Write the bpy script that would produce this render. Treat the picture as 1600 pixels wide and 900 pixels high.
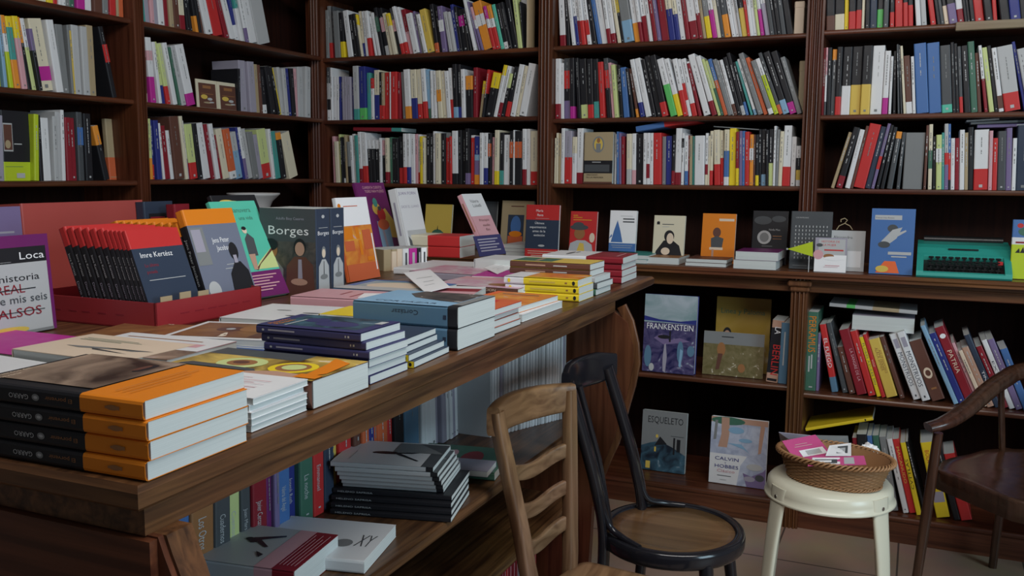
import bpy, math, random, re
from mathutils import Vector, Matrix
sc = bpy.context.scene
for o in list(bpy.data.objects): bpy.data.objects.remove(o)
R = math.radians
H = 1.333                      # eye height; floor is z = 0
# ------------------------------------------------------------------ camera
F_PX, PITCH, ROLL, YAW = 1439.67, R(7.0797), R(0.38575), R(-23.7318)
fh = Vector((math.sin(YAW), math.cos(YAW), 0)); rh = Vector((math.cos(YAW), -math.sin(YAW), 0)); uh = Vector((0, 0, 1))
FWD = fh*math.cos(PITCH) - uh*math.sin(PITCH)
u2 = uh*math.cos(PITCH) + fh*math.sin(PITCH)
RGT = rh*math.cos(ROLL) + u2*math.sin(ROLL)
UPV = u2*math.cos(ROLL) - rh*math.sin(ROLL)
CAM = Vector((0, 0, H))
cd = bpy.data.cameras.new('camera'); cam = bpy.data.objects.new('camera', cd); sc.collection.objects.link(cam)
cd.sensor_width = 36; cd.lens = F_PX*36/1600; cd.clip_start = 0.05; cd.clip_end = 50
cam.matrix_world = Matrix(((RGT.x, UPV.x, -FWD.x, 0), (RGT.y, UPV.y, -FWD.y, 0), (RGT.z, UPV.z, -FWD.z, H), (0, 0, 0, 1)))
sc.camera = cam
# ------------------------------------------------------------------ light
sc.view_settings.view_transform = 'Standard'; sc.view_settings.look = 'None'
sc.view_settings.gamma = 1.0; sc.view_settings.use_curve_mapping = False
sc.view_settings.exposure = -0.35
w = bpy.data.worlds.new('world'); sc.world = w; w.use_nodes = True
w.node_tree.nodes['Background'].inputs[0].default_value = (.86, .86, .92, 1)
w.node_tree.nodes['Background'].inputs[1].default_value = 0.19
def area(name, loc, target, sx, sy, power, col):
    l = bpy.data.lights.new(name, 'AREA'); l.shape = 'RECTANGLE'; l.size = sx; l.size_y = sy; l.energy = power; l.color = col
    o = bpy.data.objects.new(name, l); sc.collection.objects.link(o); o.location = loc
    o.rotation_euler = (Vector(target) - Vector(loc)).to_track_quat('-Z', 'Y').to_euler(); return o
area('window_daylight', (3.0, 0.7, 1.75), (-1.2, 1.8, 0.9), 1.5, 1.6, 78, (.62, .86, 1.0))
area('ceiling_light', (0.2, 0.95, 2.98), (-.4, 3.2, 1.2), 2.2, 1.0, 92, (1.0, .965, .93))

def ray(x, y): return RGT*((x-800)/F_PX) + UPV*((450-y)/F_PX) + FWD
def onZ(x, y, z): r = ray(x, y); return CAM + r*((z-H)/r.z)
def onY(x, y, Y): r = ray(x, y); return CAM + r*(Y/r.y)
def onX(x, y, X): r = ray(x, y); return CAM + r*(X/r.x)
def onP(x, y, p, n): r = ray(x, y); return CAM + r*((Vector(p)-CAM).dot(n)/r.dot(n))
def proj(p):
    d = Vector(p) - CAM; z = d.dot(FWD); return 800 + F_PX*d.dot(RGT)/z, 450 - F_PX*d.dot(UPV)/z

# ------------------------------------------------------------------ materials
PAL = dict(w=(.74,.75,.77), c=(.72,.66,.50), l=(.48,.49,.50), g=(.22,.23,.235), d=(.075,.082,.09), k=(.018,.018,.022),
  r=(.56,.035,.035), R=(.26,.018,.03), b=(.07,.17,.42), B=(.03,.04,.22), s=(.24,.42,.60), t=(.07,.33,.30), n=(.06,.16,.11),
  N=(.58,.66,.28), z=(.50,.62,.03), y=(.82,.62,.03), o=(.80,.30,.04), x=(.60,.13,.05), p=(.66,.36,.40), P=(.20,.15,.30),
  m=(.50,.03,.30), v=(.13,.055,.04), a=(.42,.33,.20), G=(.12,.52,.14), S=(.105,.21,.32), T=(.10,.52,.38), e=(.50,.30,.22),
  W=(.88,.88,.90), A=(.74,.22,.015), D=(.035,.05,.085), V=(.16,.02,.13), O=(.82,.16,.05), L=(.36,.34,.42), C=(.76,.62,.48), Y=(.70,.50,.10), H=(.33,.15,.06), Q=(.17,.19,.26), I=(.045,.045,.135), U=(.42,.075,.065), M=(.60,.09,.26))
NAMES = dict(w='white', c='cream', l='light grey', g='grey', d='dark grey', k='black', r='red', R='dark red', b='blue', B='navy', s='sky blue', t='teal',
  n='dark green', N='pale lime', z='lime green', y='yellow', o='orange', x='brick red', p='pink', P='purple', m='magenta', v='dark brown', a='tan', G='bright green',
  S='steel blue', T='mint green', e='brown', W='white', A='orange', D='slate', V='plum', O='orange red', L='lavender grey', C='beige', Y='mustard', H='brown', Q='slate grey', I='dark blue', U='red', M='pink')
MATS = {}
def principled(name, col, rough=.5, metal=0, spec=.5):
    m = bpy.data.materials.new(name); m.use_nodes = True; b = m.node_tree.nodes['Principled BSDF']
    b.inputs['Base Color'].default_value = (*col, 1); b.inputs['Roughness'].default_value = rough; b.inputs['Metallic'].default_value = metal
    b.inputs['Specular IOR Level'].default_value = spec; return m, b
def mat(k):
    if k in MATS: return MATS[k]
    if k in PAL:
        m, b = principled('card_' + NAMES[k].replace(' ', '_'), PAL[k], .38, 0, .32)
        nt = m.node_tree; tc = nt.nodes.new('ShaderNodeTexCoord'); n = nt.nodes.new('ShaderNodeTexNoise'); n.inputs['Scale'].default_value = 18
        mp = nt.nodes.new('ShaderNodeMapRange'); mp.inputs['To Min'].default_value = .28; mp.inputs['To Max'].default_value = .6
        nt.links.new(tc.outputs['Object'], n.inputs['Vector']); nt.links.new(n.outputs['Fac'], mp.inputs['Value']); nt.links.new(mp.outputs['Result'], b.inputs['Roughness'])
    elif k == 'paper':
        m, b = principled('page_edges', (.70, .72, .70), .85, 0, .2); nt = m.node_tree
        tc = nt.nodes.new('ShaderNodeTexCoord'); mp = nt.nodes.new('ShaderNodeMapping'); mp.inputs['Scale'].default_value = (3, 1400, 3)
        n = nt.nodes.new('ShaderNodeTexNoise'); n.inputs['Scale'].default_value = 1; r = nt.nodes.new('ShaderNodeValToRGB')
        r.color_ramp.elements[0].position = .3; r.color_ramp.elements[0].color = (.54, .58, .57, 1); r.color_ramp.elements[1].position = .62; r.color_ramp.elements[1].color = (.65, .69, .68, 1)
        nt.links.new(tc.outputs['Object'], mp.inputs['Vector']); nt.links.new(mp.outputs['Vector'], n.inputs['Vector']); nt.links.new(n.outputs['Fac'], r.inputs['Fac']); nt.links.new(r.outputs['Color'], b.inputs['Base Color'])
    MATS[k] = m; return m
def wood(key, c1, c2, axis='X', rough=.4, scale=1., streak=1., spec=.5):
    m, b = principled(key, c1, rough, 0, spec); nt = m.node_tree
    tc = nt.nodes.new('ShaderNodeTexCoord'); mp = nt.nodes.new('ShaderNodeMapping')
    s = {'X': (1.2, 26, 26), 'Y': (26, 1.2, 26), 'Z': (26, 26, 1.2), 'N': (6, 6, 6)}[axis]
    mp.inputs['Scale'].default_value = [q*scale for q in s]
    n = nt.nodes.new('ShaderNodeTexNoise'); n.inputs['Scale'].default_value = 2.2; n.inputs['Detail'].default_value = 6; n.inputs['Distortion'].default_value = .6
    n2 = nt.nodes.new('ShaderNodeTexNoise'); n2.inputs['Scale'].default_value = 2.5; n2.inputs['Detail'].default_value = 3
    r = nt.nodes.new('ShaderNodeValToRGB'); r.color_ramp.elements[0].position = .5-.17/streak; r.color_ramp.elements[1].position = .5+.17/streak
    r.color_ramp.elements[0].color = (*c1, 1); r.color_ramp.elements[1].color = (*c2, 1)
    mx = nt.nodes.new('ShaderNodeMixRGB'); mx.blend_type = 'MULTIPLY'; mx.inputs['Fac'].default_value = .45
    bp = nt.nodes.new('ShaderNodeBump'); bp.inputs['Strength'].default_value = .12; bp.inputs['Distance'].default_value = .002
    L = nt.links.new
    L(tc.outputs['Object'], mp.inputs['Vector']); L(mp.outputs['Vector'], n.inputs['Vector']); L(tc.outputs['Object'], n2.inputs['Vector'])
    L(n.outputs['Fac'], r.inputs['Fac']); L(r.outputs['Color'], mx.inputs['Color1']); L(n2.outputs['Color'], mx.inputs['Color2']); L(mx.outputs['Color'], b.inputs['Base Color'])
    L(n.outputs['Fac'], bp.inputs['Height']); L(bp.outputs['Normal'], b.inputs['Normal'])
    MATS[key] = m; return m
for ax in 'XYZ':
    wood('mahogany_'+ax, (.075, .021, .010), (.18, .058, .027), ax, .34)
    wood('oak_'+ax, (.055, .022, .010), (.20, .088, .036), ax, .38, 1.4)
    wood('walnut_'+ax, (.10, .034, .014), (.235, .092, .036), ax, .36)
wood('back_board', (.017, .0045, .0025), (.030, .008, .004), 'Z', .75, 1., 1., .15)
wood('chair_wood_Z', (.15, .075, .035), (.33, .19, .10), 'Z', .4)
wood('chair_wood_Y', (.15, .075, .035), (.33, .19, .10), 'Y', .4)
wood('seat_ply', (.085, .04, .017), (.24, .13, .065), 'X', .24, .35)
wood('dark_chair', (.05, .022, .013), (.10, .045, .027), 'Z', .22)
wood('pale_plank', (.26, .20, .12), (.36, .29, .19), 'X', .6)
for k, c, ro, me in (('black_lacquer', (.012, .012, .016), .16, 0), ('cream_paint', (.72, .70, .56), .28, 0), ('steel', (.5, .5, .5), .35, 1), ('wicker', (.36, .19, .085), .5, 0),
        ('typewriter_teal', (.03, .36, .30), .35, 0), ('key_black', (.012, .013, .014), .35, 0), ('red_card', (.32, .022, .03), .45, 0), ('tile', (.3, .24, .2), .5, 0),
        ('ceramic', (.68, .69, .70), .2, 0), ('wall_paint', (.30, .26, .22), .8, 0), ('brass', (.5, .35, .12), .4, 1), ('ink', (.02, .02, .025), .6, 0)):
    MATS[k] = principled(k, c, ro, me)[0]
def painted(key, cols, scale=9., rough=.4, dist=1.2, det=4):
    m, b = principled(key, cols[0], rough); nt = m.node_tree; tc = nt.nodes.new('ShaderNodeTexCoord'); n = nt.nodes.new('ShaderNodeTexNoise'); r = nt.nodes.new('ShaderNodeValToRGB')
    n.inputs['Scale'].default_value = scale; n.inputs['Detail'].default_value = det; n.inputs['Distortion'].default_value = dist; e = r.color_ramp.elements
    for i, c in enumerate(cols):
        pos = .32 + .36*i/(len(cols)-1); el = e[0] if i == 0 else e[1] if i == len(cols)-1 else e.new(pos); el.position = pos; el.color = (*c, 1)
    nt.links.new(tc.outputs['Object'], n.inputs['Vector']); nt.links.new(n.outputs['Fac'], r.inputs['Fac']); nt.links.new(r.outputs['Color'], b.inputs['Base Color']); MATS[key] = m
painted('art_violet', [(.015, .015, .08), (.03, .03, .17), (.09, .03, .15), (.03, .08, .20), (.12, .10, .22)], 22, .35, 2)
painted('art_mist', [(.20, .32, .34), (.34, .44, .46), (.45, .52, .58)], 9)
painted('art_field', [(.13, .11, .04), (.26, .21, .08), (.36, .29, .12), (.22, .18, .09)], 40)
painted('art_amber', [(.10, .05, .01), (.48, .26, .03), (.62, .40, .06), (.70, .50, .12)], 14)
painted('art_ochre', [(.30, .14, .05), (.62, .40, .20), (.70, .54, .34), (.16, .06, .03)], 16)
painted('art_dusk', [(.03, .016, .012), (.12, .04, .02), (.26, .11, .06), (.42, .30, .22)], 11)
painted('art_photo', [(.03, .03, .035), (.12, .12, .12), (.30, .29, .28), (.12, .10, .09)], 26)
painted('art_snow', [(.55, .60, .72), (.70, .73, .80), (.34, .38, .52)], 22)
painted('art_night', [(.012, .02, .035), (.03, .07, .11), (.06, .14, .20)], 20)
painted('art_floral', [(.60, .25, .38), (.55, .50, .50), (.30, .28, .30), (.66, .58, .60)], 24)
painted('art_mustard', [(.34, .22, .03), (.46, .31, .05), (.40, .26, .06)], 8)
painted('art_orange', [(.62, .13, .03), (.75, .22, .04), (.50, .06, .03), (.78, .36, .05)], 22, .4, .6)
# floor tiles
m, b = principled('floor_tiles', (.3, .24, .2), .45); nt = m.node_tree
tc = nt.nodes.new('ShaderNodeTexCoord'); bk = nt.nodes.new('ShaderNodeTexBrick'); bk.offset = 0; bk.inputs['Scale'].default_value = 1
bk.inputs['Brick Width'].default_value = .4; bk.inputs['Row Height'].default_value = .4; bk.inputs['Mortar Size'].default_value = .004; bk.inputs['Mortar Smooth'].default_value = .4
bk.inputs['Color1'].default_value = (.50, .34, .26, 1); bk.inputs['Color2'].default_value = (.45, .31, .23, 1); bk.inputs['Mortar'].default_value = (.12, .09, .075, 1)
mxx = nt.nodes.new('ShaderNodeMixRGB'); mxx.blend_type = 'MULTIPLY'; mxx.inputs['Fac'].default_value = .4; nn = nt.nodes.new('ShaderNodeTexNoise'); nn.inputs['Scale'].default_value = 5; nn.inputs['Detail'].default_value = 6
nt.links.new(tc.outputs['Object'], bk.inputs['Vector']); nt.links.new(tc.outputs['Object'], nn.inputs['Vector']); nt.links.new(bk.outputs['Color'], mxx.inputs['Color1']); nt.links.new(nn.outputs['Color'], mxx.inputs['Color2']); nt.links.new(mxx.outputs['Color'], b.inputs['Base Color'])
MATS['floor_tiles'] = m

# ------------------------------------------------------------------ mesh helpers
class MB:
    def __init__(s): s.v = []; s.f = []; s.m = []; s.keys = []; s.smooth = []
    def mi(s, k):
        if k not in s.keys: s.keys.append(k)
        return s.keys.index(k)
    def face(s, pts, k, sm=False):
        n = len(s.v); s.v += [tuple(p) for p in pts]; s.f.append(tuple(range(n, n+len(pts)))); s.m.append(s.mi(k)); s.smooth.append(sm)
    def faces(s, vs, fs, k, sm=False):
        n = len(s.v); s.v += [tuple(p) for p in vs]
        for f in fs: s.f.append(tuple(n+i for i in f)); s.m.append(s.mi(k)); s.smooth.append(sm)
    def box(s, x0, y0, z0, x1, y1, z1, k, bev=0, M=None):
        if bev <= 0:
            vs = [(x, y, z) for x in (x0, x1) for y in (y0, y1) for z in (z0, z1)]
            fs = [(0,1,3,2),(4,6,7,5),(0,4,5,1),(2,3,7,6),(0,2,6,4),(1,5,7,3)]
        else:
            b = min(bev, abs(x1-x0)*.49, abs(y1-y0)*.49, abs(z1-z0)*.49); vs = []; idx = {}
            for ix, X in ((-1, x0), (1, x1)):
                for iy, Y in ((-1, y0), (1, y1)):
                    for iz, Z in ((-1, z0), (1, z1)):
                        for a in range(3):
                            p = [X-ix*b, Y-iy*b, Z-iz*b]; p[a] = (X, Y, Z)[a]; idx[(ix, iy, iz, a)] = len(vs); vs.append(tuple(p))
            fs = []
            for a in range(3):
                o1, o2 = (a+1) % 3, (a+2) % 3
                for sg in (-1, 1):
                    q = []
                    for s1, s2 in ((-1,-1),(1,-1),(1,1),(-1,1)):
                        c = [0,0,0]; c[a] = sg; c[o1] = s1; c[o2] = s2; q.append(idx[(*c, a)])
                    fs.append(tuple(q if sg > 0 else q[::-1]))
            for a in range(3):
                o1, o2 = (a+1) % 3, (a+2) % 3
                for s1 in (-1, 1):
                    for s2 in (-1, 1):
                        c0 = [0,0,0]; c0[o1] = s1; c0[o2] = s2; c1 = list(c0); c0[a] = -1; c1[a] = 1
                        fs.append((idx[(*c0, o1)], idx[(*c1, o1)], idx[(*c1, o2)], idx[(*c0, o2)]))
            for c in [(i,j,k2) for i in (-1,1) for j in (-1,1) for k2 in (-1,1)]: fs.append((idx[(*c,0)], idx[(*c,1)], idx[(*c,2)]))
        if M: vs = [M @ Vector(v) for v in vs]
        s.faces(vs, fs, k)
    def prism(s, poly, axis, a0, a1, k, sm=False):
        """poly: 2-D points in the plane across axis, extruded from a0 to a1"""
        def P(p, a): return {'X': (a, p[0], p[1]), 'Y': (p[0], a, p[1]), 'Z': (p[0], p[1], a)}[axis]
        n = len(poly); vs = [P(p, a0) for p in poly] + [P(p, a1) for p in poly]
        s.faces(vs, [(i, (i+1) % n, n+(i+1) % n, n+i) for i in range(n)], k, sm)
        s.face([P(p, a0) for p in poly][::-1], k); s.face([P(p, a1) for p in poly], k)
    def sweep(s, pts, secs, k, up=(0, 0, 1), sm=True, closed=False, power=4, n=12):
        """superellipse section (width along side, height along up) swept along pts; secs: one (w,h) or list"""
        pts = [Vector(p) for p in pts]; N = len(pts); up = Vector(up); rings = []
        for i, p in enumerate(pts):
            if closed: t = pts[(i+1) % N] - pts[i-1]
            else: t = pts[min(i+1, N-1)] - pts[max(i-1, 0)]
            t.normalize(); side = t.cross(up); side = side.normalized() if side.length > 1e-6 else Vector((1, 0, 0)); u = side.cross(t)
            wd, ht = secs[i] if isinstance(secs, list) else secs; ring = []
            for j in range(n):
                a = 2*math.pi*(j+.5)/n; ca, sa = math.cos(a), math.sin(a)
                ring.append(p + side*(math.copysign(abs(ca)**(2/power), ca)*wd/2) + u*(math.copysign(abs(sa)**(2/power), sa)*ht/2))
            rings.append(ring)
        vs = [v for r in rings for v in r]; fs = []
        for i in range(N if closed else N-1):
            for j in range(n):
                a, b2 = i*n+j, i*n+(j+1) % n; c, d = ((i+1) % N)*n+(j+1) % n, ((i+1) % N)*n+j; fs.append((a, b2, c, d))
        s.faces(vs, fs, k, sm)
        if not closed: s.face(rings[0][::-1], k); s.face(rings[-1], k)
    def lathe(s, prof, k, n=40, cx=0, cy=0, sx=1, sy=1, sm=True):
        vs = [(cx+r*sx*math.cos(2*math.pi*j/n), cy+r*sy*math.sin(2*math.pi*j/n), z) for r, z in prof for j in range(n)]
        s.faces(vs, [(i*n+j, i*n+(j+1) % n, (i+1)*n+(j+1) % n, (i+1)*n+j) for i in range(len(prof)-1) for j in range(n)], k, sm)
    def build(s, name, parent=None, M=None):
        me = bpy.data.meshes.new(name); me.from_pydata(s.v, [], s.f)
        for k in s.keys: me.materials.append(mat(k))
        me.polygons.foreach_set('material_index', s.m); me.polygons.foreach_set('use_smooth', s.smooth); me.update()
        o = bpy.data.objects.new(name, me); sc.collection.objects.link(o)
        if parent: o.parent = parent
        if M: o.matrix_world = M
        return o
def weld(o, d=1e-5):
    import bmesh
    bm = bmesh.new(); bm.from_mesh(o.data); bmesh.ops.remove_doubles(bm, verts=bm.verts, dist=d); bmesh.ops.recalc_face_normals(bm, faces=bm.faces); bm.to_mesh(o.data); bm.free(); return o
def tag(o, label=None, cat=None, group=None, kind=None):
    if label: o['label'] = label
    if cat: o['category'] = cat
    if group: o['group'] = group
    if kind: o['kind'] = kind
    return o
def empty(name, loc, rz=0):
    o = bpy.data.objects.new(name, None); sc.collection.objects.link(o); o.location = loc; o.rotation_euler = (0, 0, rz); o.empty_display_size = .05; return o
TXT = {}
def text_poly(st):
    if st not in TXT:
        c = bpy.data.curves.new('txt', 'FONT'); c.body = st; c.resolution_u = 2; c.size = 1
        o = bpy.data.objects.new('txt', c); sc.collection.objects.link(o); bpy.context.view_layer.update()
        me = bpy.data.meshes.new_from_object(o.evaluated_get(bpy.context.evaluated_depsgraph_get()))
        vs = [(v.co.x, v.co.y) for v in me.vertices]; fs = [tuple(p.vertices) for p in me.polygons]
        bpy.data.objects.remove(o); bpy.data.curves.remove(c); bpy.data.meshes.remove(me)
        TXT[st] = (vs, fs, max([v[0] for v in vs] + [.01]))
    return TXT[st]

# ------------------------------------------------------------------ books
def parse(spec):
    q = re.findall(r'[A-Za-z]|\.\d+', spec); out = [[0., q[0]]]
    for i in range(1, len(q)-1, 2): out.append([float(q[i]), q[i+1]])
    return [(a, (out[i+1][0] if i+1 < len(out) else 1.), c) for i, (a, c) in enumerate(out)]
def prints(m, art, W, L, T, bulge=0.):
    """flat print laid on a face of the book: f front cover, s spine, b back cover"""
    for i, a in enumerate(art or ()):
        face, kind, off = a[0][0], a[0][1], .0003 + .00012*i
        w_ = T if face == 's' else W
        def P(u, v):
            if face == 'f': return (u, -off, v)
            if face == 'b': return (W-u, T+off, v)
            return (-off - bulge*math.sin(math.pi*min(max(u/T, 0), 1)), T-u, v)
        if kind == 'r':
            _, u0, v0, u1, v1, c = a; m.face([P(u0*w_, v0*L), P(u1*w_, v0*L), P(u1*w_, v1*L), P(u0*w_, v1*L)], c)
        elif kind == 'e':
            _, uc, vc, ru, rv, c = a; m.face([P((uc+ru*math.cos(t*math.pi/9))*w_, (vc+rv*math.sin(t*math.pi/9))*L) for t in range(18)], c)
        elif kind == 'p':
            _, pts, c = a; m.face([P(u*w_, v*L) for u, v in pts], c)
        elif kind in 'tTd':
            # t: text across; T: text up the long side (reads from top down, as on a spine); d: reads from bottom up
            _, st, u, v, h, c = a[:6]; wmax = a[6] if len(a) > 6 else None
            vs, fs, tw = text_poly(st)
            if kind == 't':
                s1 = h*L/.7; sx = s1 if not wmax else min(s1, wmax*w_/tw) if len(a) < 8 else wmax*w_/tw
                m.faces([P(u*w_ + x*sx, v*L + y*s1) for x, y in vs], fs, c)
            else:
                s1 = h*w_/.7; sx = s1 if not wmax else wmax*L/tw; sg = -1 if kind == 'T' else 1
                m.faces([P(u*w_ + (y*s1 if kind == 'T' else -y*s1), v*L + sg*x*sx) for x, y in vs], fs, c)
def book_mesh(m, W, L, T, spec, art=None, hard=False, bulge=0., paper='paper', split=None):
    """upright book: x from spine to fore-edge, y from front cover to back cover, z up"""
    c = min(.0025 if hard else .0007, T*.2); r = min(T*.22, .004); ins = .003 if hard else .0003
    n = 4; outer = []
    for j in range(n+1):
        yy = r + (T-2*r)*j/n; outer.append((-bulge*math.sin(math.pi*j/n), yy))
    prof = [(W, 0), (r, 0), (r*.3, r*.3)] + [(a, b) for a, b in outer] + [(r*.3, T-r*.3), (r, T), (W, T)]
    inner = [(W, T-c), (r, T-c), (c, T-c-r*.4), (c, c+r*.4), (r, c), (W, c)]
    k = len(prof)
    for v0, v1, col in parse(spec):
        z0, z1 = (1-v1)*L, (1-v0)*L
        for i in range(k-1):
            a, b = prof[i], prof[i+1]; m.face([(*a, z0), (*a, z1), (*b, z1), (*b, z0)], col, 2 < i < k-4 and bulge > 0)
        for a, b in zip(inner, inner[1:]): m.face([(*a, z0), (*a, z1), (*b, z1), (*b, z0)], col)
        m.face([(W, 0, z0), (W, c, z0), (W, c, z1), (W, 0, z1)], col); m.face([(W, T, z0), (W, T, z1), (W, T-c, z1), (W, T-c, z0)], col)
    first, last = parse(spec)[-1][2], parse(spec)[0][2]
    for z, col in ((0, first), (L, last)):
        loop = [(x, y, z) for x, y in prof]; il = [(x, y, z) for x, y in inner][::-1]
        m.face([(W,0,z),(W,c,z),(r,c,z),(r,0,z)], col); m.face([(W,T,z),(r,T,z),(r,T-c,z),(W,T-c,z)], col)
        m.face([(r,0,z),(r,c,z),(c,c+r*.4,z),(c,T-c-r*.4,z),(r,T-c,z),(r,T,z)] + [(x, y, z) for x, y in prof[::-1][2:-2]], col)
    pm = split if split is not None else m
    pm.box(max(c*1.2, r), c*1.02, ins, W-(.003 if hard else .0008), T-c*1.02, L-ins, paper)
    prints(m, art, W, L, T, bulge)
def mtx(o, u, n):
    u = Vector(u).normalized(); n = Vector(n).normalized(); v = n.cross(u)
    return Matrix(((u.x, -n.x, v.x, o[0]), (u.y, -n.y, v.y, o[1]), (u.z, -n.z, v.z, o[2]), (0, 0, 0, 1)))
def book(name, W, L, T, spec, M, art=None, hard=False, bulge=0., label=None, group=None, parts=True, cat='book', paper='paper'):
    if not parts:
        m = MB(); book_mesh(m, W, L, T, spec, art, hard, bulge, paper); o = m.build(name, None, M); tag(o, label, cat, group); return o
    root = bpy.data.objects.new(name, None); sc.collection.objects.link(root); root.empty_display_size = .05; root.matrix_world = M; tag(root, label, cat, group)
    m = MB(); p = MB(); book_mesh(m, W, L, T, spec, art, hard, bulge, paper, p)
    a = m.build('cover'); a.parent = root; b = p.build('page_block'); b.parent = root
    return root
ORD = 'first second third fourth fifth sixth seventh eighth ninth tenth eleventh twelfth thirteenth fourteenth fifteenth sixteenth seventeenth eighteenth nineteenth twentieth twenty-first twenty-second twenty-third twenty-fourth twenty-fifth twenty-sixth twenty-seventh twenty-eighth twenty-ninth thirtieth'.split()
def describe(spec, T, L):
    s = parse(spec); c0 = NAMES[s[0][2]]
    th = 'slim ' if T < .013 else 'thick ' if T > .034 else ''
    d = th + c0 + ' ' + ('pocket book' if L < .19 else 'paperback')
    if len(s) == 2:
        f, _, c = s[1]; nm = NAMES[c]
        if nm != c0:
            d += f' with {nm} foot' if f >= .55 else f' with {nm} lower half' if f > .15 else f' with {nm} below its head'
    elif len(s) >= 3: d += f' with {NAMES[s[1][2]]} label'
    return d
def label_row(items, where, group):
    """items: (object, description) from left to right; look-alikes are told apart by counting from the left"""
    cnt = {}
    for o, d in items: cnt[d] = cnt.get(d, 0) + 1
    seen = {}
    for o, d in items:
        seen[d] = seen.get(d, 0) + 1
        lab = d + (f', {ORD[seen[d]-1]} such from left' if cnt[d] > 1 else '') + ', ' + where
        if len(re.findall(r"[A-Za-z0-9][A-Za-z0-9'-]*", lab)) > 16: lab = lab.replace(' such from left', ' such')
        if len(re.findall(r"[A-Za-z0-9][A-Za-z0-9'-]*", lab)) > 16: lab = lab.replace(' lower half', ' foot').replace(' below its head', ' foot').replace('beside the stool on the', 'on the')
        tag(o, lab, 'book', group)
def spine_marks(T, L, spec):
    """small print on a shelf spine: author, title and a mark at the foot"""
    s = parse(spec); base = s[0][2]
    dark = base in 'kdgBvRnPbrxmST'
    ink = ('l' if rng.random() < .6 else 'g') if dark else rng.choice('glg'); art = []
    hi = rng.uniform(.80, .94); v = hi; wdt = min(.3, .0028/T); u0 = .5-wdt/2+rng.uniform(-.05, .05)
    end = rng.uniform(.4, .6)
    while v > end:
        ln = rng.uniform(.02, .06); nv = max(v-ln, end); art.append(('sr', u0, nv, u0+wdt, v, ink)); v = nv - rng.choice((.006, .01, .012, .05))
    if rng.random() < .5: art.append(('sr', .38, .04, .62, .04+.22*T/L, 'l' if s[-1][2] in 'kdgBvRnPbrxmST' else 'g'))
    return art
rng = random.Random(7)
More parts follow.
